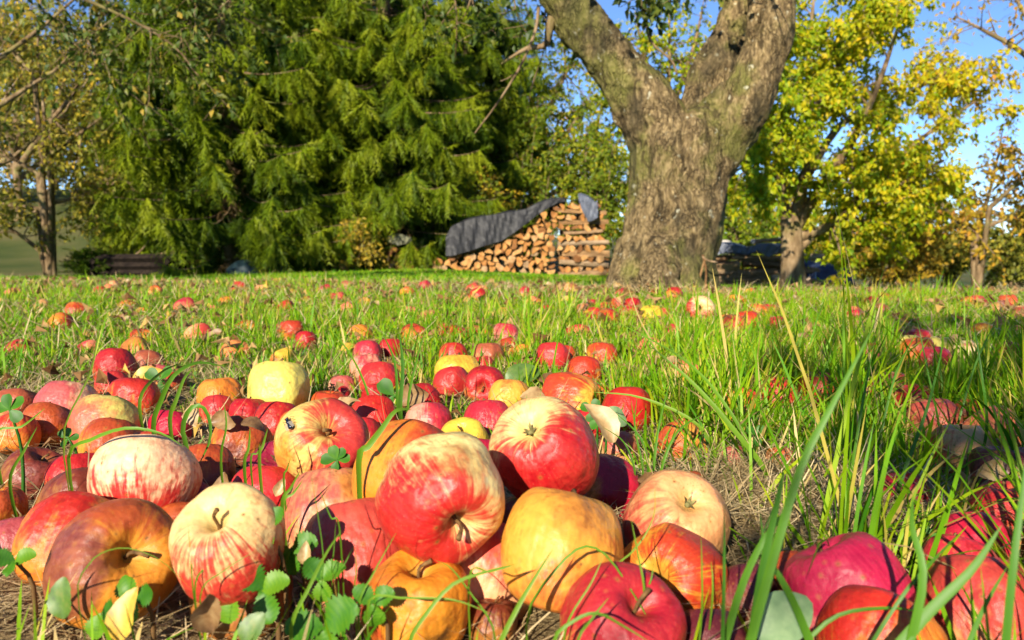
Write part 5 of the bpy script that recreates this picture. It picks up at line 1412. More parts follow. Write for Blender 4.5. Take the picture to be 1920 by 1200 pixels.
((0.2581,0.4127,0.0186),0.0312,0.90,(0.0971,0.594,0.799),'s','rustred',(0.176,-0.216,0.96),0.55,0.00,(0.0463,-0.987,0.155),'brown',0.8,'mottled brown-red apple at the right bottom corner'),
((0.1782,0.3657,0.0245),0.0297,0.80,(0.35,0.508,0.787),'s','orangered',(-0.6,0.155,0.784),0.50,0.00,(0.147,-0.971,0.187),'brown',0.1,'orange and red apple cut by the bottom edge in the right front'),
((0.1735,0.4681,0.0115),0.0196,0.85,(0.0636,0.578,0.813),'s','rust',(-0.0826,-0.268,0.96),0.40,0.00,(0.22,-0.969,0.109),'brown',0.1,'dull brown apple behind the left of the large crimson-pink apple'),
((0.1392,0.4515,0.0109),0.0184,0.85,(0.0534,0.593,0.803),'s','plumy',(-0.0481,-0.257,0.965),0.40,0.00,(0.27,-0.956,0.118),'brown',0.1,'dark plum rotten apple between the pile and the crimson-pink apple'),
((0.1032,0.3953,0.0112),0.0190,0.85,(0.0445,0.637,0.77),'s','plumy',(-0.0184,-0.207,0.978),0.40,0.00,(0.311,-0.936,0.162),'brown',0.1,'dark plum-brown apple at the bottom edge below the orange-red striped one'),
((-0.3316,0.5918,0.0171),0.0287,0.85,(-0.093,0.491,0.866),'s','brown',(0.409,-0.221,0.885),0.40,0.00,(0.824,-0.552,-0.127),'brown',0.1,'wrinkled brown apple between the flattened pale apple and red-shouldered one'),
((-0.2327,0.5420,0.0132),0.0222,0.85,(-0.0739,0.529,0.846),'s','rust',(0.354,-0.228,0.907),0.40,0.00,(0.769,-0.635,-0.0774),'brown',0.1,'orange-brown apple low between flattened pale apple and striped cream apple'),
((-0.2530,0.5994,0.0123),0.0207,0.90,(-0.0736,0.502,0.862),'s','purple',(0.353,-0.257,0.9),0.40,0.00,(0.768,-0.633,-0.0969),'brown',0.1,'dark purple apple in the gap under the flattened pale apple'),
((-0.2271,0.8300,0.0185),0.0199,0.90,(-0.0511,0.423,0.905),'s','rust',(0.286,-0.38,0.88),0.40,0.00,(0.696,-0.705,-0.137),'brown',0.1,'brown apple in the gap left of the apple with the fly'),
((0.0140,0.5223,0.0165),0.0300,0.95,(0.1,0.3,0.9),'s','brown',(0,0,1),.4,0,(0,-1,0),'brown',.1,'dark brown rotten apple buried under the front pile'),
((-0.0106,0.4214,0.0077),0.0140,0.95,(0.1,0.3,0.9),'s','brown',(0,0,1),.4,0,(0,-1,0),'brown',.1,'dark brown rotten apple buried under the front pile'),
((-0.0483,0.5783,0.0165),0.0300,0.95,(0.1,0.3,0.9),'s','brown',(0,0,1),.4,0,(0,-1,0),'brown',.1,'dark brown rotten apple buried under the front pile'),
((-0.1230,0.6086,0.0121),0.0220,0.95,(0.1,0.3,0.9),'s','brown',(0,0,1),.4,0,(0,-1,0),'brown',.1,'dark brown rotten apple buried under the front pile'),
((0.0351,0.4733,0.0121),0.0220,0.95,(0.1,0.3,0.9),'s','brown',(0,0,1),.4,0,(0,-1,0),'brown',.1,'dark brown rotten apple buried under the front pile'),
((-0.1584,0.4451,0.0165),0.0300,0.95,(0.1,0.3,0.9),'s','brown',(0,0,1),.4,0,(0,-1,0),'brown',.1,'dark brown rotten apple buried under the front pile'),
((-0.2896,0.5626,0.0077),0.0140,0.95,(0.1,0.3,0.9),'s','brown',(0,0,1),.4,0,(0,-1,0),'brown',.1,'dark brown rotten apple buried under the front pile')]

STYLE = {   # ground colour, blush colour, streak strength
    'creamred': ((.86, .66, .27), (.62, .008, .016), .5), 'orange': ((.72, .25, .025), (.50, .06, .02), .25),
    'yellowred': ((.80, .52, .14), (.55, .035, .035), .5), 'gold': ((.76, .36, .05), (.62, .12, .03), .25),
    'peach': ((.80, .40, .17), (.62, .075, .05), .45), 'flame': ((.76, .35, .035), (.56, .05, .015), .75),
    'redpatch': ((.66, .36, .07), (.50, .016, .04), .6), 'crimson': ((.66, .20, .10), (.52, .010, .05), .5),
    'coral': ((.78, .24, .10), (.60, .035, .035), .35), 'amber': ((.72, .26, .022), (.52, .07, .02), .3),
    'peachtan': ((.66, .34, .14), (.56, .12, .08), .3), 'creamstripe': ((.86, .62, .26), (.62, .045, .03), .85),
    'palepink': ((.88, .62, .34), (.60, .02, .02), .85), 'palepink2': ((.80, .50, .28), (.62, .12, .11), .4),
    'rust': ((.70, .29, .03), (.44, .09, .02), .5), 'orangered': ((.74, .24, .03), (.56, .025, .018), .5),
    'mauve': ((.42, .22, .17), (.36, .07, .08), .4), 'red': ((.70, .26, .07), (.50, .012, .022), .5),
    'brown': ((.36, .14, .03), (.20, .045, .02), .5), 'purple': ((.52, .18, .13), (.30, .012, .05), .45),
    'yellow': ((.74, .60, .13), (.6, .3, .1), .3), 'yellowgreen': ((.62, .55, .12), (.62, .16, .10), .3),
    'tan': ((.52, .27, .09), (.4, .12, .05), .3), 'pink': ((.76, .33, .22), (.54, .022, .05), .55),
    'sun': ((.76, .53, .05), (.66, .2, .03), .3), 'goldred': ((.74, .46, .05), (.58, .07, .02), .5),
    'cream': ((.76, .62, .30), (.6, .2, .12), .3), 'plumy': ((.30, .10, .06), (.15, .025, .035), .5),
    'crimsonpink': ((.80, .34, .28), (.60, .016, .085), .6), 'rustred': ((.62, .28, .10), (.50, .06, .05), .7)}
ROT = {'tan': (.46, .27, .08), 'orange': (.66, .22, .02), 'ochre': (.48, .19, .03), 'black': (.025, .010, .008), 'mauve': (.40, .16, .13),
       'plum': (.20, .05, .04), 'brown': (.22, .08, .02)}


def apple_mesh(seed, lob=.02, skew=.05, dent=.05):
    rng = np.random.default_rng(seed)
    prof = np.array([(0, .50), (.05, .505), (.12, .58), (.21, .69), (.34, .79), (.50, .825), (.68, .77), (.85, .59), (.96, .32), (1.0, .04), (.97, -.24),
                     (.88, -.50), (.74, -.70), (.57, -.815), (.42, -.85), (.29, -.82), (.18, -.75), (.08, -.69), (0, -.675)])
    pr = catmull(prof, 46)
    pr[0, 0] = pr[-1, 0] = 0
    pr[:, 0] = np.maximum(pr[:, 0], 0)
    na = 52
    an = np.arange(na) * 2 * math.pi / na
    ph = rng.uniform(0, 6.28, 4)
    V = [[0, 0, pr[0, 1]]]
    for r_, z in pr[1:-1]:
        wgt = (.35 + .65 * (z < 0)) * min(1, r_ * 2)
        m = 1 + lob * wgt * np.cos(5 * an + ph[0]) + .028 * np.cos(2 * an + ph[1]) + .018 * np.cos(3 * an + ph[2] + z)
        zz = z + skew * np.cos(an + ph[3]) * r_ + .02 * np.cos(2 * an + ph[2]) * r_
        V += list(np.stack([np.cos(an) * r_ * m, np.sin(an) * r_ * m, zz], 1))
    V.append([0, 0, pr[-1, 1]])
    V = np.array(V)
    off = rng.uniform(-20, 20, 3)
    dn = np.array([mnoise.noise(Vector(p * 1.25 + off)) + .45 * mnoise.noise(Vector(p * 2.9 + off)) for p in V])
    V *= (1 + dent * dn)[:, None]
    n = len(pr) - 2
    k_ = np.arange(na)
    q = np.concatenate([np.stack([1 + i * na + k_, 1 + (i + 1) * na + k_, 1 + (i + 1) * na + (k_ + 1) % na, 1 + i * na + (k_ + 1) % na], 1) for i in range(n - 1)])
    last = len(V) - 1
    t_ = np.concatenate([np.stack([np.zeros(na, int), 1 + k_, 1 + (k_ + 1) % na], 1), np.stack([np.full(na, last), 1 + (n - 1) * na + (k_ + 1) % na, 1 + (n - 1) * na + k_], 1)])
    return mesh_np('apple', V, [t_, q], [M['apple']])


def stem_mesh(seed):
    rng = np.random.default_rng(seed)
    b = Buf()
    L = rng.uniform(.28, .5)
    q = catmull([(0, 0, .46), (.01, 0, .58), (rng.normal(0, .05), rng.normal(0, .05), .56 + L * .5), (rng.normal(0, .1), rng.normal(0, .1), .5 + L)], 8)
    tube(b, q, [.045, .036, .032, .03, .03, .032, .038, .048], 7)
    return b.mesh('apple_stem', [M['stem']])


def calyx_mesh(seed):
    rng = np.random.default_rng(seed)
    b = Buf()
    tube(b, [(0, 0, -.66), (0, 0, -.74)], [.06, .045], 8)
    for k_ in range(5):
        a = k_ * 1.2566 + rng.normal(0, .15)
        d = np.array([math.cos(a), math.sin(a), 0])
        s = np.array([-math.sin(a), math.cos(a), 0])
        up = rng.uniform(.10, .2)
        P = [np.array([0, 0, -.67]) + d * .03 - s * .035, np.array([0, 0, -.67]) + d * .03 + s * .035, np.array([0, 0, -.67 - up * .8]) + d * .075 - s * .03,
             np.array([0, 0, -.67 - up * .8]) + d * .075 + s * .03, np.array([0, 0, -.69 - up]) + d * rng.uniform(.10, .17)]
        b.add(P, [(2, 3, 4)], [(0, 1, 3, 2)])
    return b.mesh('apple_calyx', [M['sepal']])


AM = [apple_mesh(i, (.015, .03, .02, .04, .01)[i % 5], (.03, .08, .05, .02, .1)[i % 5], (.045, .06, .035, .07, .05, .075, .04, .06)[i]) for i in range(8)]
SM = [stem_mesh(40 + i) for i in range(4)]
CM = [calyx_mesh(50 + i) for i in range(3)]
AP = []          # positions for grass to keep clear of
arng = random.Random(4)
APPLE_OBJ = []
for idx, (P, r, flat, ax, kd, sty, bdir, bl_, ro_, rdir, rc, sp_, lab) in enumerate(APPLES):
    P = list(P)
    P[2] += gz1(P[0], P[1]) if P[1] > 1.2 else 0
    buried = 'buried under' in lab
    grp = 'apples buried under the pile' if buried else 'windfall apples in the grass'
    o = link('apple', AM[(idx * 3 + idx // 5) % 8], loc=P, label=lab, cat='apple', group=grp)
    v = Vector(ax).normalized()
    if kd == 'c':
        v = -v
    qz = v.to_track_quat('Z', 'Y') @ Quaternion((0, 0, 1), arng.uniform(0, 6.28))
    o.rotation_mode = 'QUATERNION'
    o.rotation_quaternion = qz
    o.scale = (r, r, r * flat / .85)
    inv = qz.inverted()
    c0, c1, st_ = STYLE[sty]
    c0 = tuple(.80 * x_ for x_ in c0)
    c1 = (.80 * c1[0], .62 * c1[1], .66 * c1[2])
    jit = lambda c, a: tuple(max(.003, x * (1 + arng.uniform(-a, a))) for x in c)
    o['c0'] = jit(c0, .07)
    o['c1'] = jit(c1, .10)
    o['bv'] = tuple(inv @ Vector(bdir))
    o['bl'] = float(bl_) - (.14 if sty in ('coral', 'orangered', 'pink', 'peach', 'red', 'flame') else 0) * (bl_ > .3)
    o['st'] = float(st_)
    o['rv'] = tuple(inv @ Vector(rdir))
    o['ro'] = float(ro_)
    o['rcol'] = ROT[rc]
    o['sp'] = max(float(sp_), .45)
    o['seed'] = arng.uniform(0, 50)
    AP.append((P[0], P[1], P[2], r))
    APPLE_OBJ.append(o)
    if r * F / P[1] > 18:
        link('stem', SM[idx % 4], o)
        link('calyx', CM[idx % 3], o)
# more windfalls scattered through the lawn, half hidden by grass
wr = random.Random(77)
WCOL = {'red': ('red', 'coral', 'crimson'), 'orange': ('orangered', 'orange', 'peach', 'flame'), 'yellow': ('gold', 'sun', 'yellowgreen'), 'brown': ('rust', 'tan')}
tries = 0
nw = 0
while nw < 100 and tries < 4000:
    tries += 1
    y = wr.uniform(.95, 3.3) if wr.random() < .8 else wr.uniform(.75, 1.3)
    x = wr.uniform(-.64, .64) * y
    if x < .1 and y < .95 or (x > .02 and y > 2.6 and x < .5 * y and wr.random() < .3):
        continue
    r = wr.uniform(.023, .034)
    z = gz1(x, y) + r * wr.uniform(.0, .4)
    if min((x - a[0]) ** 2 + (y - a[1]) ** 2 - ((r + a[3]) * 1.02) ** 2 for a in AP) < 0:
        continue
    colr_ = wr.choices(['red', 'orange', 'yellow', 'brown'], [5, 4, 1.3, 1.6])[0]
    zone_ = 'left' if x < -.22 * y else ('right' if x > .24 * y else 'middle')
    sty = wr.choice(WCOL[colr_])
    o = link('apple', AM[nw % 8], loc=(x, y, z), label='%s windfall half hidden in the %s part of the lawn grass' % (colr_, zone_), cat='apple', group='%s apples half hidden in the %s lawn' % (colr_, zone_))
    o.rotation_euler = (wr.uniform(-1.2, 1.2), wr.uniform(-1.2, 1.2), wr.uniform(0, 6.28))
    o.scale = (r, r, r * wr.uniform(.8, 1.) / .85)
    c0, c1, st_ = STYLE[sty]
    c0 = tuple(.80 * x_ for x_ in c0)
    c1 = (.80 * c1[0], .62 * c1[1], .66 * c1[2])
    o['c0'], o['c1'] = c0, c1
    o['bv'] = (wr.gauss(0, 1), wr.gauss(0, 1), wr.gauss(0, 1))
    o['bv'] = tuple(Vector(o['bv']).normalized())
    o['bl'] = wr.uniform(.35, .8)
    o['st'] = st_
    o['rv'] = tuple(Vector((wr.gauss(0, 1), wr.gauss(0, 1), wr.gauss(0, 1))).normalized())
    o['ro'] = wr.choice([0., 0., .2, .35])
    o['rcol'] = ROT[wr.choice(['brown', 'tan', 'ochre'])]
    o['sp'] = .3
    o['seed'] = wr.uniform(0, 50)
    AP.append((x, y, z, r))
    nw += 1
NHAND = len(APPLES)
AP = np.array(AP)


# ------------------------------------------------------------------ fly on the yellow apple
def build_fly():
    ap = APPLE_OBJ[3]
    mw = Matrix.LocRotScale(ap.location, ap.rotation_quaternion, ap.scale)
    tree = BVHTree.FromPolygons([mw @ v.co for v in ap.data.vertices], [tuple(p.vertices) for p in ap.data.polygons])
    d = FW + np.array([1., 0, 0]) * (545 - 960) / F + UP * (600 - 794) / F
    hit, nrm_, _, _ = tree.ray_cast(Vector((0, 0, CAMH)), Vector(d).normalized())
    if hit is None:
        hit, nrm_, _, _ = tree.find_nearest(Vector((0, 0, CAMH)) + Vector(d) * .62)
    hit, nrm_ = np.array(hit), np.array(nrm_)
    e = link('fly', None, loc=hit + nrm_ * .0006, label='small blue-black fly sitting on the yellow apple flushed red', cat='fly')
    fwd = Vector((-.55, .35, .6))
    zz = Vector(nrm_)
    xx = (fwd - zz * fwd.dot(zz)).normalized()
    yy = zz.cross(xx)
    e.rotation_euler = Matrix((xx, yy, zz)).transposed().to_euler()

    def ell(name, ctr, rad, mat, parent=e):
        b = Buf()
        n, m = 12, 9
        V = []
        for i in range(m):
            a = -math.pi / 2 + math.pi * i / (m - 1)
            for j in range(n):
                t_ = j * 2 * math.pi / n
                V.append([ctr[0] + math.sin(a) * rad[0], ctr[1] + math.cos(a) * math.cos(t_) * rad[1], ctr[2] + math.cos(a) * math.sin(t_) * rad[2]])
        k_ = np.arange(n)
        b.add(V, None, np.concatenate([np.stack([i * n + k_, i * n + (k_ + 1) % n, (i + 1) * n + (k_ + 1) % n, (i + 1) * n + k_], 1) for i in range(m - 1)]))
        return link(name, b.mesh('fly_' + name, [mat]), parent)
    s = .00145
    ell('thorax', (0, 0, 1.6 * s), (1.7 * s, 1.35 * s, 1.25 * s), M['fly'])
    ell('abdomen', (-2.9 * s, 0, 1.5 * s), (2.2 * s, 1.6 * s, 1.35 * s), M['fly'])
    hd = ell('head', (2.2 * s, 0, 1.5 * s), (.8 * s, 1.05 * s, .95 * s), M['fly'])
    for sg in (-1, 1):
        ell('eye', (2.45 * s, sg * .75 * s, 1.75 * s), (.6 * s, .5 * s, .65 * s), M['flyeye'], hd)
        b = Buf()
        V = [(-.3 * s, sg * .7 * s, 2.5 * s), (-2.2 * s, sg * 2.6 * s, 2.7 * s), (-5.4 * s, sg * 2.6 * s, 2.4 * s), (-5.6 * s, sg * 1.2 * s, 2.4 * s), (-2.5 * s, sg * .5 * s, 2.8 * s)]
        b.add(V, [(0, 1, 4), (1, 2, 4), (2, 3, 4)])
        link('wing', b.mesh('fly_wing', [M['flywing']]), e)
        for k_, dx in enumerate((1.0, 0, -1.0)):
            b = Buf()
            tube(b, [(dx * s, sg * .9 * s, 1.2 * s), (dx * 1.7 * s, sg * 2.4 * s, 2.0 * s), (dx * 2.4 * s, sg * 3.4 * s, -.6 * s)], [.16 * s, .13 * s, .08 * s], 5)
            link('leg', b.mesh('fly_leg', [M['fly']]), e)


build_fly()


# ------------------------------------------------------------------ leaves of herbs and fallen leaves
def leaf_grid(rows, prof, serr=0., fold=.2, curl=.0, ruffle=0., seed=0, mat=None, name='leaf', rnd=.5, twist=0.):
    """unit-length leaf along +Y in the XY plane, normal +Z"""
    rng = np.random.default_rng(seed)
    cols = [-1, -.55, 0, .55, 1]
    V, rn = [], []
    ph = rng.uniform(0, 6.28)
    for i in range(rows):
        s = i / (rows - 1)
        wd = prof(s)
        a = curl * s * s
        y0 = math.sin(curl * s) / curl if abs(curl) > 1e-3 else s
        z0 = -(1 - math.cos(curl * s)) / curl if abs(curl) > 1e-3 else 0
        for c_ in cols:
            ww = wd
            if abs(c_) == 1 and 0 < i < rows - 1:
                ww = wd * (1 + serr * (1 if i % 2 else -1))
            x = c_ * ww
            z = z0 + abs(c_) * ww * fold + ruffle * math.sin(9 * s + ph + c_ * 2) * abs(c_) + .02 * math.cos(s * 40) * (abs(c_) == .55) * .3
            tw = twist * s
            V.append((x * math.cos(tw) - z * math.sin(tw), y0, x * math.sin(tw) + z * math.cos(tw)))
            rn.append(rnd + .12 * math.cos(s * 44 + abs(c_) * 3) * (abs(c_) < 1) - .12 * (c_ == 0))
    nc = len(cols)
    i = (np.arange(rows - 1)[:, None] * nc + np.arange(nc - 1)[None]).ravel()
    return mesh_np(name, V, [np.stack([i, i + 1, i + nc + 1, i + nc], 1)], [mat], {'rnd': rn})


p_straw = lambda s: .42 * math.sin(math.pi * min(1, (s * .93 + .02)) ** 1.15) ** .75
p_clover = lambda s: .40 * math.sin(math.pi * (s * .86 + .02) ** 1.35) ** .8
p_apple = lambda s: .27 * math.sin(math.pi * (s * .97 + .01) ** .9) ** .85
p_round = lambda s: .36 * math.sin(math.pi * (s * .95 + .02) ** .95) ** .7
ST = [leaf_grid(19, p_straw, (.13, .10, .16, .12, .14)[i], (.22, .5, .1, .35, .3)[i], (.35, .9, -.3, .6, .2)[i], (.02, .05, .04, .03, .06)[i], i, M['herb'], 'strawberry_leaflet', (.55, .75, .35, .95, .6)[i], (0, .3, -.3, .2, -.2)[i]) for i in range(5)]
CL = [leaf_grid(9, p_clover, 0, .16, .25, .0, i, M['herb'], 'clover_leaflet', .35 + .2 * i) for i in range(2)]


def orient(o, loc, fwd, upv, L):
    f_ = Vector(fwd).normalized()
    u_ = Vector(upv)
    u_ = (u_ - f_ * u_.dot(f_)).normalized()
    x_ = f_.cross(u_)
    o.matrix_basis = Matrix.Translation(Vector(loc)) @ Matrix((x_, f_, u_)).transposed().to_4x4() @ Matrix.Scale(L, 4)


def cell(px, py, Y):
    return Vector(at(px, py, Y))


TOW = Vector((0, -1, .35))          # roughly towards the viewpoint and up


def herb(name, label, cat, centre, stem_to, leaflets, mesh_set, L, group):
    """leaflets: list of (dx, dy_up, tilt) directions in the picture plane; centre: point where leaflets meet"""
    c = Vector(centre)
    root = Vector(stem_to)
    e = link(name, None, loc=root, label=label, cat=cat, group=group)
    b = Buf()
    tube(b, catmull([(0, 0, -.01), tuple((c - root) * .5 + Vector((.004, .002, .006))), tuple(c - root)], 7), np.linspace(.0016, .0009, 7), 6)
    link('stem', b.mesh(name + '_stem', [M['stem' if cat == 'strawberry plant' else 'blade']]), e)
    for k_, (dx, dz, dy, l_) in enumerate(leaflets):
        o = link('leaflet', mesh_set[(k_ + len(label)) % len(mesh_set)], e)
        orient(o, c - root, (dx, dy, dz), (TOW + Vector((-.25, 0, .5))), L * l_)


G1 = 'wild strawberry plants in front of the pile'
for lab, (px, py, Y), L, lf in (
        ('strawberry plant with toothed leaf up against the striped cream apple', (506, 988, .405), .023, [(-.95, .25, -.2, 1.1), (.35, .7, .1, .9), (-.25, -.8, -.5, 1.)]),
        ('strawberry plant with pale double leaf in front of the bruised brown-orange apple', (254, 1123, .40), .026, [(-.5, .75, -.1, 1.), (.8, .35, -.2, .95), (-.15, -.6, -.6, 1.)]),
        ('large dark strawberry leaf below the striped cream apple, left one', (437, 1108, .395), .030, [(-.5, .3, -.4, 1.05), (.6, .75, -.1, 1.0), (-.2, -.9, -.5, 1.)]),
        ('large dark strawberry leaf below the striped cream apple, right one', (492, 1106, .39), .031, [(-.55, .75, -.1, 1.), (.75, .5, -.2, .9), (.35, -.7, -.5, 1.)]),
        ('strawberry plant with yellow-green leaf before the coral-red apple', (604, 1086, .40), .024, [(.55, .55, -.1, 1.05), (-.5, .55, .1, 1.), (.1, -.9, -.4, .9)]),
        ('strawberry plant with one broad bright leaf at the bottom edge, left of the amber-orange apple', (606, 1176, .375), .033, [(.75, .62, -.2, 1.2), (-.8, .2, -.3, 1.), (.2, -.8, -.4, .9)]),
        ('strawberry plant at the left edge beside the red-shouldered orange apple', (28, 1052, .42), .022, [(-.8, .3, -.2, 1.), (.9, .5, -.1, 1.0), (.1, -.4, -.9, .8)]),
        ('strawberry plant low in the dark gap between coral-red and striped apples', (545, 1030, .42), .026, [(-.6, -.5, -.3, 1.), (.7, .3, -.1, 1.1), (0, -1, -.2, 1.)]),
        ('dark strawberry leaf at the bottom edge right of a round green leaf', (190, 1150, .385), .026, [(.8, .35, -.4, 1.), (-.2, -.7, -.4, .9)]),
        ('strawberry leaf flecked with brown before the amber-orange apple', (700, 1130, .378), .022, [(.7, .5, -.1, 1.), (-.6, .6, -.1, 1.), (.1, -.9, -.3, 1.1)])):
    c = cell(px, py, Y)
    rx, ry = c.x + .004, c.y + .006
    herb('strawberry_plant', lab, 'strawberry plant', c, (rx, ry, min(0, c.z - .012)), lf, ST, L * .56, G1)
G2 = 'clover sprigs among the apples'
for lab, (px, py, Y), L, lf in (
        ('clover sprig in front of the yellow apple with the fly', (632, 862, .55), .0105, [(-.9, .1, -.1, 1.1), (-.35, .9, 0, 1.), (.5, .8, 0, .9), (.9, .2, -.1, .9), (-.2, -.8, -.3, .8)]),
        ('broad clover leaf behind the glossy red-orange apple', (738, 742, .93), .024, [(-.6, .7, 0, 1.), (.8, .25, 0, .9), (-.4, -.6, -.3, .8)]),
        ('clover sprig at the left edge before the tan withered apple', (18, 768, .62), .014, [(-.8, .1, 0, 1.), (-.2, .9, 0, .9), (.7, .6, 0, 1.), (.6, -.5, -.2, .9)]),
        ('small clover sprig beside the yellow-green apple with pink cheek', (128, 822, .66), .010, [(-.6, .6, 0, 1.), (.1, 1, 0, .9), (.9, .2, 0, .9), (-.5, -.6, -.2, .9)]),
        ('clover sprig right of the puckered yellow apple', (1112, 770, .75), .013, [(-.8, .4, 0, 1.), (.3, .9, 0, .9), (.9, .0, 0, 1.), (-.3, -.8, -.2, .9)]),
        ('clover sprig just above the deep red wedged apple', (1128, 790, .72), .012, [(-.7, -.3, 0, 1.), (.6, .7, 0, .9), (.7, -.6, 0, 1.)]),
        ('clover leaves in the grass at left between red and orange apples', (300, 712, 1.06), .022, [(-.7, .5, 0, 1.), (.6, .7, 0, 1.), (.1, -.8, -.2, 1.)]),
        ('clover sprig in the thatch right of the pile', (1418, 815, .74), .011, [(-.7, .5, 0, 1.), (.6, .7, 0, 1.), (.1, -.8, -.2, 1.), (.9, -.2, 0, .8)]),
        ('clover sprig in the shade right of the straw', (1720, 1022, .50), .014, [(-.7, .5, 0, 1.), (.6, .7, 0, 1.), (.1, -.8, -.2, 1.)])):
    c = cell(px, py, Y)
    herb('clover_sprig', lab, 'clover', c, (c.x + .002, c.y + .004, min(0, c.z - .02)), lf, CL, L, G2)

# plain single leaves
FL = {'brown': [leaf_grid(11, p_apple, .04, .5, 1.5, .05, 7, M['leafbrown'], 'curled_brown_leaf', .5, .8), leaf_grid(11, p_apple, .04, .7, -1.0, .06, 8, M['leafbrown'], 'dry_brown_leaf', .5, -.7)],
      'tan': [leaf_grid(11, p_apple, .04, .4, 1.0, .06, 9, M['leaftan'], 'dry_tan_leaf', .5, .9), leaf_grid(11, p_apple, .04, .8, .7, .04, 10, M['leaftan'], 'folded_tan_leaf', .5, -.5)],
      'yellow': [leaf_grid(11, p_apple, .03, .35, .6, .03, 11, M['leafyellow'], 'yellow_leaf', .5, .5)],
      'green': [leaf_grid(13, p_round, .04, .2, .5, .03, 12, M['leafgreen'], 'green_leaf', .5, .2)],
      'pale': [leaf_grid(13, p_round, .0, .15, .5, .02, 13, M['leafpale'], 'pale_green_leaf', .5, .1)]}
GL = 'fallen leaves among the apples'
for lab, kind, (px, py, Y), (dx, dz, dy), L in (
        ('curled brown leaf draped over the orange-red apple at left', 'brown', (236, 710, .98), (.35, -1, -.2), .062),
        ('yellow leaf on the grass beside the lone red apple at left', 'yellow', (246, 712, 1.08), (1, .28, 0), .055),
        ('dry tan leaf standing before the small coral apple at left', 'tan', (368, 800, .76), (-.4, .8, .1), .032),
        ('dark shrivelled leaf heap piece above the ochre-brown apple', 'brown', (395, 792, .74), (1, .1, 0), .035),
        ('dark shrivelled leaf left of the orange-red apple by the fly', 'brown', (452, 796, .72), (.9, .15, .2), .03),
        ('brown leaf between the tall blade and the upright grass at left', 'brown', (420, 885, .58), (.2, -.8, -.3), .036),
        ('yellow-tan half leaf on the coral-red apple near the middle', 'tan', (516, 930, .535), (.4, .7, 0), .014),
        ('brown leaf behind the pink apple with the crimson cheek', 'brown', (745, 757, .90), (1, .5, 0), .05),
        ('torn tan leaf on the orange apple behind the fly', 'tan', (630, 772, .80), (.5, .6, 0), .028),
        ('yellow-brown leaf at the bottom edge under the strawberry leaves', 'yellow', (222, 1205, .355), (.12, .95, .05), .026),
        ('brown ragged leaf at the bottom edge below the dark strawberry leaves', 'brown', (400, 1185, .36), (-.2, .8, 0), .026),
        ('dry tan leaf propped beside the strawberry leaf and coral-red apple', 'tan', (570, 1060, .41), (.1, .9, 0), .013),
        ('grey-brown leaf behind the deep red wedged apple', 'brown', (1196, 900, .60), (.9, -.2, 0), .045),
        ('tan leaf in the grass right of the golden apple behind the pile', 'tan', (1150, 830, .70), (-.4, .9, .1), .045),
        ('pale leaf lying on the red apple beside the puckered one', 'pale', (1130, 772, .80), (1, -.35, 0), .03),
        ('dull green leaf among the middle apples, right of the red one with yellow hollow', 'green', (948, 716, 1.05), (.9, .45, .1), .050),
        ('brown leaf tucked behind the dull green leaf in the middle grass', 'brown', (1010, 712, 1.05), (.9, -.1, .1), .06),
        ('tan leaf by the golden apple behind the big cream-topped one', 'tan', (975, 745, .92), (1, .15, 0), .045),
        ('brown upright leaf in front of the row of apples before the trunk', 'brown', (1115, 635, 1.45), (.1, -.6, -.2), .07),
        ('dark curled leaf left of the yellow-orange apple beyond the striped one', 'brown', (1385, 592, 1.95), (.5, -.8, 0), .07),
        ('brown leaf lying left of the pair beyond the striped apple', 'brown', (1352, 602, 1.9), (1, .2, 0), .07),
        ('bright yellow leaf in the sunny grass right of centre', 'yellow', (1515, 605, 1.75), (.4, -.7, -.2), .06),
        ('yellow leaf piece beside the bright yellow leaf right of centre', 'yellow', (1535, 602, 1.75), (-.2, -.8, -.2), .05),
        ('tan crumpled leaf in the sunny grass above the red-orange apple at right', 'tan', (1465, 682, 1.25), (1, .1, 0), .06),
        ('brown leaf at the right beside the cream apple in the shade', 'brown', (1850, 705, 1.10), (1, -.3, 0), .05),
        ('large tan leaf over the cream apple in the right shade', 'tan', (1775, 642, 1.42), (1, .1, 0), .06),
        ('grey-tan leaf under the large peach apple in the right shade', 'tan', (1795, 880, .62), (.2, -.9, -.2), .035),
        ('brown pointed leaf left of the red and peach apple at the right edge', 'brown', (1775, 985, .52), (1, .35, -.1), .03),
        ('dry leaf beside the upper brown pointed leaf at right', 'tan', (1830, 892, .60), (.9, .3, 0), .03),
        ('pale green broad leaf at the bottom edge left of the crimson-pink apple', 'pale', (1418, 1195, .345), (.75, .55, .1), .032),
        ('round fresh green leaf at the bottom left before the bruised apple', 'green', (118, 1160, .372), (-.1, .9, 0), .020),
        ('bright green leaf tip at the bottom edge right of the ragged brown leaf', 'green', (455, 1205, .345), (.4, .7, 0), .016)):
    c = cell(px, py, Y)
    v_ = FL[kind]
    o = link('fallen_leaf' if kind != 'green' else 'green_leaf', v_[hash(lab) * 0 + len(lab) % len(v_)], label=lab, cat='leaf', group=GL)
    orient(o, c, (dx, dy, dz), TOW + Vector((.2 * math.sin(px), 0, .4)), L)
lr = random.Random(12)
for k_ in range(64):
    y = lr.uniform(.9, 3.6)
    x = lr.uniform(-.62, .62) * y
    kind = lr.choice(['brown', 'tan', 'brown', 'tan', 'yellow'])
    v_ = FL[kind]
    lab = {'brown': 'small dry brown leaf lying in the lawn grass', 'tan': 'small pale tan leaf lying in the lawn grass', 'yellow': 'small yellow leaf lying in the lawn grass'}[kind]
    o = link('lawn_leaf', lr.choice(v_), label=lab, cat='leaf', group='scattered %s leaves in the lawn' % kind)
    a = lr.uniform(0, 6.28)
    orient(o, (x, y, gz1(x, y) + lr.uniform(.012, .035)), (math.cos(a), math.sin(a), lr.uniform(-.4, .5)), (lr.gauss(0, .4), lr.gauss(-.4, .4), .8), lr.uniform(.025, .042))


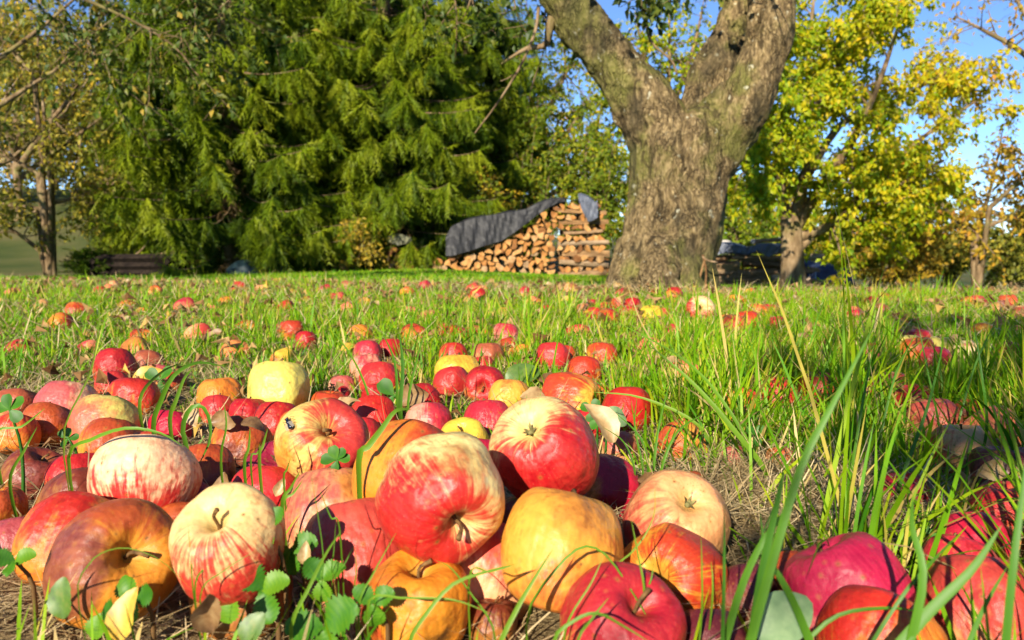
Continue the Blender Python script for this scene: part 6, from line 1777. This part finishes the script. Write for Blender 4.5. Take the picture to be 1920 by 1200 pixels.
# ------------------------------------------------------------------ hand-set grass blades
def ribbon(pts, width, rnd, name='grass_blade', mat=None, fold=.28, rows=16, taper=.75):
    P = catmull(pts, rows)
    T = unit(np.gradient(P, axis=0))
    V, rn = [], []
    view = np.array([0, 0, CAMH])
    for i in range(rows):
        s = i / (rows - 1)
        wd = width * .5 * (min(1, .55 + s * 2.) * (1 - s ** 2.6) ** taper + .02)
        tov = unit(view - P[i])
        S_ = unit(np.cross(T[i], tov + np.array([.35, .1, .25])))
        N_ = np.cross(S_, T[i])
        V += [P[i] - S_ * wd + N_ * wd * fold, P[i], P[i] + S_ * wd + N_ * wd * fold]
        rn += [rnd, rnd - .1, rnd]
    i = (np.arange(rows - 1)[:, None] * 3 + np.arange(2)[None]).ravel()
    return np.array(V), np.stack([i, i + 1, i + 4, i + 3], 1), np.array(rn)


def tuft(label, blades, group='tall grass tufts by the apples'):
    """blades: list of (points [(px, py, Y), ...] root first, width m, colour)"""
    p0 = at(*blades[0][0][0])
    root = np.array([p0[0], p0[1], 0])
    e = link('grass_tuft', None, loc=root, label=label, cat='grass', group=group)
    for pts, wd, rn in blades:
        W_ = [at(*p) for p in pts]
        if W_[0][2] > .004:
            W_ = [np.array([W_[0][0], W_[0][1] + .01, 0.])] + W_
        V, q, r_ = ribbon(W_, wd * (.82 if W_[0][1] < .36 and W_[0][0] > .08 else .6), rn + .1)
        link('blade', mesh_np('grass_blade', V - root, [q], [M['blade']], {'rnd': np.clip(r_, 0, 1)}), e)


tuft('broad blurred grass blade leaning right across the right front', [([(1385, 1290, .31), (1440, 1080, .31), (1500, 880, .315), (1560, 760, .32), (1637, 615, .33)], .0050, .35), ([(1395, 1290, .33), (1425, 1090, .33), (1455, 950, .33), (1470, 880, .33)], .0050, .1)])
tuft('group of shaded blades rising left of the crimson-pink apple', [([(1350, 1290, .34), (1357, 1100, .34), (1358, 940, .345)], .0026, .1), ([(1340, 1270, .35), (1390, 1100, .35), (1440, 1000, .35), (1500, 930, .36)], .0065, .3), ([(1535, 1270, .33), (1500, 1160, .33), (1460, 1080, .33), (1425, 1035, .335)], .0055, .35),
      ([(1405, 1260, .35), (1420, 1120, .35), (1432, 1040, .35), (1425, 960, .36)], .0050, .25), ([(1330, 1260, .37), (1380, 1130, .37), (1470, 900, .40)], .0030, .15)])
tuft('blades crossing in front of the crimson-pink apple and right group', [([(1690, 1270, .31), (1730, 1090, .31), (1710, 990, .32), (1712, 930, .33)], .0045, .35), ([(1630, 1290, .31), (1730, 1160, .31), (1820, 1070, .31), (1878, 985, .31)], .0062, .3), ([(1875, 1290, .29), (1895, 1100, .29), (1912, 960, .295), (1930, 820, .30)], .0042, .2),
      ([(1600, 1270, .33), (1690, 1120, .33), (1760, 1040, .34), (1800, 1000, .35)], .0022, .15), ([(1480, 1250, .34), (1560, 1160, .34), (1660, 1140, .34), (1740, 1150, .35)], .0025, .3), ([(1790, 1280, .31), (1840, 1150, .32), (1890, 1060, .33)], .003, .25)])
tuft('long pale blade slanting up to the left across the right grass', [([(1435, 885, .66), (1370, 800, .66), (1300, 720, .68), (1210, 640, .70)], .0085, .62), ([(1420, 880, .7), (1380, 790, .7), (1290, 680, .74), (1150, 600, .8)], .0065, .55), ([(1340, 850, .7), (1300, 790, .7), (1200, 745, .72), (1110, 735, .74)], .0055, .7)])
tuft('arching broad blades behind the dark crimson apple at left', [([(287, 800, .72), (300, 755, .72), (325, 705, .72), (370, 680, .74), (425, 688, .76)], .0078, .45), ([(318, 790, .74), (330, 750, .74), (345, 710, .75), (362, 690, .76)], .0068, .55), ([(262, 750, .8), (300, 700, .85), (340, 680, .9)], .006, .6)])
tuft('blade bent into a loop at left of the ochre-brown apple', [([(352, 850, .60), (342, 805, .60), (355, 768, .60), (378, 762, .60), (393, 790, .59), (392, 830, .585), (368, 880, .575)], .0062, .35)])
tuft('thin tall stalk crossing the yellow-green apple at left', [([(118, 825, .56), (150, 740, .57), (172, 690, .58), (186, 600, .60), (180, 540, .61), (172, 512, .62)], .0022, .75)])
tuft('arching blade over the gap behind the flattened pale apple', [([(128, 858, .55), (170, 825, .54), (235, 803, .53), (300, 812, .53), (345, 838, .53)], .0045, .5), ([(18, 905, .55), (45, 845, .55), (70, 800, .56)], .004, .5), ([(-10, 820, .6), (40, 800, .6), (85, 765, .6)], .004, .55)])
tuft('upright young blades before the ochre-brown apples', [([(458, 880, .54), (466, 840, .54), (469, 800, .55)], .0040, .5), ([(486, 868, .54), (493, 835, .54), (502, 803, .55)], .0042, .6), ([(414, 868, .56), (424, 800, .56), (420, 755, .57)], .0032, .5), ([(470, 868, .55), (482, 850, .55), (488, 830, .55)], .0025, .45)])
tuft('broad short blade with withered tip left of the overripe orange apple', [([(672, 868, .50), (690, 838, .50), (715, 805, .505), (742, 770, .51), (772, 768, .52)], .0072, .5)])
tuft('short forked blades between the red apples in the pile middle', [([(528, 950, .50), (545, 915, .50), (562, 884, .50)], .0040, .55), ([(530, 950, .50), (550, 925, .50), (568, 900, .505)], .0034, .6), ([(532, 905, .53), (538, 880, .53), (545, 858, .54)], .0025, .5)])
tuft('fine blades rising before the coral-red apple', [([(600, 1150, .38), (606, 1050, .39), (595, 960, .40), (583, 890, .41)], .0012, .45), ([(545, 1180, .365), (580, 1100, .37), (610, 1040, .38), (640, 995, .39)], .0034, .6), ([(622, 1085, .40), (626, 1030, .40), (630, 975, .41)], .0012, .4), ([(634, 1090, .40), (650, 1050, .40), (672, 1010, .405)], .0014, .35),
      ([(664, 1120, .38), (668, 1070, .38), (665, 1025, .385)], .0014, .4), ([(672, 1140, .375), (700, 1075, .38), (745, 995, .385)], .0020, .55), ([(636, 990, .42), (620, 970, .42), (598, 915, .43)], .0018, .45)])
tuft('arching blades bowing over the amber-orange apple', [([(765, 1215, .345), (800, 1150, .35), (850, 1095, .355), (920, 1070, .36), (968, 1058, .365)], .0036, .6), ([(690, 1130, .37), (760, 1122, .36), (850, 1125, .355), (930, 1155, .35)], .0022, .6), ([(925, 1180, .37), (880, 1110, .375), (845, 1065, .38), (815, 1050, .385)], .0018, .5)])
tuft('green blades leaning over the large golden-orange apple', [([(930, 1230, .345), (970, 1140, .35), (1005, 1080, .355), (1038, 1027, .36)], .0042, .6), ([(990, 1150, .37), (1040, 1070, .375), (1090, 1026, .38), (1135, 1040, .38), (1185, 1110, .375), (1235, 1195, .365)], .0026, .5), ([(1060, 1180, .36), (1110, 1090, .365), (1135, 1033, .37)], .0018, .6),
      ([(1120, 1100, .39), (1190, 1030, .40), (1225, 970, .405), (1228, 908, .41)], .0017, .65), ([(1208, 1120, .375), (1196, 1040, .38), (1183, 972, .385)], .0022, .6), ([(1214, 1118, .38), (1222, 1080, .38), (1227, 1044, .385)], .0016, .45), ([(880, 1080, .38), (920, 1072, .37), (966, 1060, .37)], .002, .6), ([(1315, 1155, .37), (1316, 1070, .37), (1314, 998, .375)], .0018, .55), ([(1334, 1140, .38), (1336, 1090, .38), (1333, 1052, .385)], .002, .6)])
tuft('bowed blade cutting across the red and yellow apple at the bottom edge', [([(1035, 1210, .335), (1075, 1165, .335), (1120, 1150, .335), (1170, 1175, .335), (1220, 1205, .33)], .0028, .5), ([(1080, 1215, .33), (1110, 1160, .335), (1142, 1120, .34)], .0024, .6)])
tuft('blades bowing over the bruised brown-orange apple', [([(145, 1115, .37), (165, 1060, .375), (195, 1035, .38), (240, 1028, .385), (300, 1050, .385), (365, 1110, .38)], .0012, .6), ([(363, 1115, .375), (358, 1050, .38), (353, 985, .385)], .0014, .6), ([(365, 1110, .375), (390, 1060, .38), (447, 1025, .385)], .0016, .5), ([(375, 1120, .37), (420, 1070, .375), (480, 1032, .38)], .0012, .5)])
tuft('tall dark blades standing behind the pink apples of the middle grass', [([(750, 760, .85), (755, 690, .86), (748, 620, .87)], .0085, .15), ([(745, 760, .86), (740, 680, .87), (715, 620, .9)], .006, .3), ([(765, 755, .85), (780, 680, .87), (800, 610, .9)], .005, .4), ([(690, 740, .9), (660, 670, .92), (615, 610, .95)], .005, .5)])
tuft('grass clump between the pile and the freckled peach-pink apple', [([(1215, 880, .62), (1200, 820, .62), (1150, 770, .64)], .004, .25), ([(1225, 880, .62), (1235, 800, .63), (1260, 700, .66)], .004, .35), ([(1190, 885, .62), (1170, 830, .63), (1130, 800, .65)], .003, .2), ([(1240, 880, .63), (1270, 810, .64), (1330, 770, .66)], .004, .4), ([(1205, 880, .62), (1190, 800, .63), (1195, 740, .65)], .003, .3)])
tuft('dry tan stalk clump standing right of centre', [([(1430, 800, .85), (1425, 740, .85), (1420, 660, .86)], .004, .95), ([(1362, 790, .85), (1350, 720, .85), (1325, 650, .87)], .004, .98), ([(1400, 800, .85), (1385, 720, .86), (1372, 620, .88)], .0045, .9), ([(1240, 680, 1.), (1200, 600, 1.), (1172, 522, 1.02)], .004, .97)])
tuft('thin blades rising above the right shaded cluster', [([(1760, 800, .8), (1740, 700, .8), (1720, 600, .82)], .004, .2), ([(1800, 780, .8), (1830, 680, .82), (1868, 600, .84)], .004, .2), ([(1650, 820, .7), (1680, 700, .72), (1720, 620, .75)], .004, .3), ([(1850, 800, .7), (1840, 700, .7), (1825, 600, .72)], .0045, .15), ([(1600, 860, .62), (1620, 740, .63), (1640, 640, .66)], .004, .35), ([(1690, 900, .6), (1740, 760, .62), (1770, 640, .65)], .005, .15)])


# ------------------------------------------------------------------ grass fields and thatch
def blades(rng, X, Y, Z, L, W_, az, lean, curv, K=3, twist=None):
    n = len(X)
    h = np.stack([np.cos(az), np.sin(az), np.zeros(n)], 1)
    if twist is None:
        twist = rng.normal(0, .6, n)
    s_ang = az + math.pi / 2 + twist
    S_ = np.stack([np.cos(s_ang), np.sin(s_ang), np.zeros(n)], 1)
    P = np.stack([X, Y, Z], 1)
    out = []
    prof = np.interp(np.linspace(0, 1, K + 1), [0, .4, .75, 1], [.8, 1, .7, 0])
    for k_ in range(K + 1):
        w2 = (W_ * .5 * prof[k_])[:, None]
        if k_ < K:
            out.append(P - S_ * w2)
            out.append(P + S_ * w2)
        else:
            out.append(P)
        ph = lean + curv * (k_ + .5) / K
        d = h * np.sin(ph)[:, None] + np.array([0, 0, 1.]) * np.cos(ph)[:, None]
        P = P + d * (L / K)[:, None]
    m = 2 * K + 1
    V = np.stack(out, 1).reshape(-1, 3)
    b = np.arange(n)[:, None] * m
    q = np.concatenate([b + [2 * k_, 2 * k_ + 1, 2 * k_ + 3, 2 * k_ + 2] for k_ in range(K - 1)])
    t_ = b + [2 * K - 2, 2 * K - 1, 2 * K]
    return V, t_, q, m


def clear_of_apples(X, Y, rng, fac=.95, front=True):
    keep = np.ones(len(X), bool)
    for ia, (ax_, ay_, az_, ar) in enumerate(AP):
        if az_ > .055:
            continue
        dx = X - ax_
        dy = Y - ay_
        keep &= (dx * dx + dy * dy) > (ar * fac) ** 2
        if front and ia < NHAND:
            ins = (np.abs(dx - ax_ / max(ay_, .1) * dy) < ar * .95) & (dy < 0) & (dy > -.075 - .03 * ay_)
            keep &= ~(ins & (rng.random(len(X)) < .72))
    return keep


def pile_zone(X, Y):
    """bare, apple-covered ground of the front pile"""
    px = 960 + F * X / np.maximum(Y, .1)
    return (X < .175) & (Y < .70) & (X < .06 + .30 * Y) | ((X < -.02) & (Y < .80))


def grass_field(name, label, n, y0, y1, Lr, Wr, seed, K=3, margin=.7, pw=1., right_tall=0., dry=.2, keepfn=None, leanr=.42, meanc=.5):
    rng = np.random.default_rng(seed)
    u = rng.random(n)
    Y = (y0 ** pw + u * (y1 ** pw - y0 ** pw)) ** (1 / pw)
    X = rng.uniform(-1, 1, n) * (.66 * Y + margin)
    # tussocks: pull blades together around random centres
    nc = max(10, n // 9)
    ci = rng.integers(0, nc, n)
    cu = rng.random(nc)
    CY = (y0 ** pw + cu * (y1 ** pw - y0 ** pw)) ** (1 / pw)
    CX = rng.uniform(-1, 1, nc) * (.66 * CY + margin)
    tu = rng.random(n) < .62
    rad = .012 + .008 * CY[ci]
    X = np.where(tu, CX[ci] + rng.normal(0, 1, n) * rad, X)
    Y = np.where(tu, CY[ci] + rng.normal(0, 1, n) * rad, Y)
    k_ = np.ones(n, bool)
    if y0 < 3:
        k_ &= clear_of_apples(X, Y, rng)
    if keepfn is not None:
        k_ &= keepfn(X, Y, rng)
    k_ &= np.hypot(X - .79, Y - TY) > .26
    k_ &= Y > .27
    k_ &= ~((np.hypot((X - .235) / 1.2, Y - .62) < .085) & (rng.random(n) < .8))
    # nothing right before the lens
    X, Y = X[k_], Y[k_]
    n = len(X)
    patch = np.array([mnoise.noise(Vector((a * 1.1, b * 1.1, 3.3))) for a, b in zip(X, Y)]) if n < 400000 else 0
    patch2 = np.array([mnoise.noise(Vector((a * 4.3, b * 4.3, 7.7))) for a, b in zip(X, Y)])
    bare = (patch2 + .4 * patch < -.33) & (rng.random(n) < .55) & (Y < 5.5)
    L = rng.uniform(Lr[0], Lr[1], n) * np.clip(1 + .75 * patch + .45 * patch2, .35, 2.1)
    tall = rng.random(n) < .05
    L = np.where(tall, L * 1.9, L)
    L = np.where(bare, L * .45, L)
    if right_tall:
        L = L * (1 + right_tall * sstep(.08, .35, X / np.maximum(Y, .2) * .6 + X * .4) * (1 - sstep(.9, 1.7, Y)))
    L = L * (1 - .32 * sstep(1.4, 2.4, Y))
    W_ = rng.uniform(Wr[0], Wr[1], n)
    W_ = np.where(L > 1.6 * Lr[1], W_ * 1.3, W_)
    az = rng.uniform(0, 6.28, n)
    lean = np.abs(rng.normal(0, leanr, n))
    curv = np.abs(rng.normal(.35, .45, n))
    rnd = np.clip(meanc + .18 * rng.normal(size=n) + .18 * patch, 0, .84)
    rnd = np.clip(rnd + .06, 0, .84)
    dr = rng.random(n) < np.where(bare, 2.4, 1.) * dry * (1 - .5 * np.clip(patch * 2, -1, 1))
    rnd = np.where(dr, rng.uniform(.84, 1, n), rnd)
    lean = np.where(dr, lean * 1.8 + .2, lean)
    Z = gz(X, Y) - .004
    if y0 < 3:
        for ax_, ay_, az_, ar in AP[:NHAND]:
            if az_ > .055 + gz1(ax_, ay_):
                continue
            dx = X - ax_
            dy = ay_ - Y
            ins = (np.abs(dx + ax_ / ay_ * dy) < ar * 1.05) & (dy > 0) & (dy < .45 * ay_) & (rng.random(n) < .66)
            zl = az_ - .2 * ar
            lim = np.maximum(.012, zl + (CAMH - zl) * dy / ay_ - Z)
            L = np.where(ins, np.minimum(L, lim), L)
    V, t_, q, m = blades(rng, X, Y, Z, L, W_, az, lean, curv, K)
    me = mesh_np(name, V, [t_, q], [M['grass']], {'rnd': np.repeat(rnd, m)}, smooth=False)
    link(name, me, label=label, cat='grass', kind='stuff')
    print(name, n)


grass_field('foreground_grass', 'fresh grass and dry stalks growing among the front apples', 15000, .30, 1.0, (.02, .062), (.0013, .0032), 201, 4, .35, 1.6, 1.0,
            dry=.22, keepfn=lambda X, Y, r: ~pile_zone(X, Y) | (r.random(len(X)) < np.where(Y < .41, .35, .05)), meanc=.42)
grass_field('middle_grass', 'sunny uneven lawn grass between the windfall apples', 130000, .85, 2.6, (.024, .062), (.0018, .0040), 202, 3, .6, 1.7, .7, dry=.15,
            keepfn=lambda X, Y, r: ~pile_zone(X, Y), meanc=.50)
grass_field('far_grass', 'lawn grass reaching to the foot of the old apple tree', 120000, 2.3, 5.5, (.022, .058), (.003, .0062), 203, 3, .9, 1.7, dry=.09, meanc=.50)
grass_field('lawn', 'short shaded lawn before the woodpile and spruces', 120000, 5., 15., (.025, .055), (.007, .014), 204, 2, 1.2, 1.6, dry=.05, meanc=.42)


def thatch(name, label, n, y0, y1, seed, Lr, W_, zlift, keepfn=None):
    rng = np.random.default_rng(seed)
    Y = (y0 ** 1.6 + rng.random(n) * (y1 ** 1.6 - y0 ** 1.6)) ** (1 / 1.6)
    X = rng.uniform(-1, 1, n) * (.66 * Y + .3)
    k_ = clear_of_apples(X, Y, rng, .8, False)
    if keepfn is not None:
        k_ &= keepfn(X, Y, rng)
    X, Y = X[k_], Y[k_]
    n = len(X)
    L = rng.uniform(*Lr, n)
    az = rng.uniform(0, 6.28, n)
    V, t_, q, m = blades(rng, X, Y, gz(X, Y) + rng.uniform(0, zlift, n), L, rng.uniform(W_[0], W_[1], n), az, rng.normal(1.42, .22, n), rng.normal(.15, .35, n), 4, rng.normal(0, .3, n))
    me = mesh_np(name, V, [t_, q], [M['straw']], {'rnd': np.repeat(np.clip(rng.beta(2, 2, n), 0, 1), m)}, smooth=False)
    link(name, me, label=label, cat='straw', kind='stuff')


thatch('straw_thatch', 'matted dry straw and grass litter on the ground between the apples', 30000, .28, 1.5, 301, (.02, .07), (.0005, .0014), .012)
thatch('straw_heap', 'pale matted straw patch in the shade behind the crimson-pink apple', 26000, .50, .74, 303, (.03, .08), (.0006, .0014), .022, lambda X, Y, r: np.hypot((X - .235) / 1.2, Y - .62) < .10)
thatch('lawn_litter', 'dry grass litter lying through the middle lawn', 26000, 1.4, 4.0, 302, (.03, .09), (.0012, .003), .03)


def litter(n, y0, y1, seed):
    rng = np.random.default_rng(seed)
    Y = (y0 ** 1.5 + rng.random(n) * (y1 ** 1.5 - y0 ** 1.5)) ** (1 / 1.5)
    X = rng.uniform(-1, 1, n) * (.66 * Y + .4)
    k_ = clear_of_apples(X, Y, rng, .9, False)
    X, Y = X[k_], Y[k_]
    n = len(X)
    b = Buf()
    P = np.stack([X, Y, gz(X, Y) + rng.uniform(.002, .03, n) * np.minimum(1, Y)], 1)
    D = rng.normal(0, 1, (n, 3)) * [1, 1, .45]
    L = rng.uniform(.010, .040, n) * np.clip(Y / 1.6, .4, 1)
    leaf_cards(b, P, D, rng.normal(0, .5, (n, 3)) + [0, -.3, .8], L, L * rng.uniform(.35, .7, n), np.clip(rng.beta(2, 2, n), 0, 1), .7, .45)
    link('leaf_litter', b.mesh('leaf_litter', [M['litter']], smooth=False), label='brown and yellow scraps of fallen leaves lying all through the grass', cat='leaf litter', kind='stuff')


litter(5000, .5, 4.5, 401)
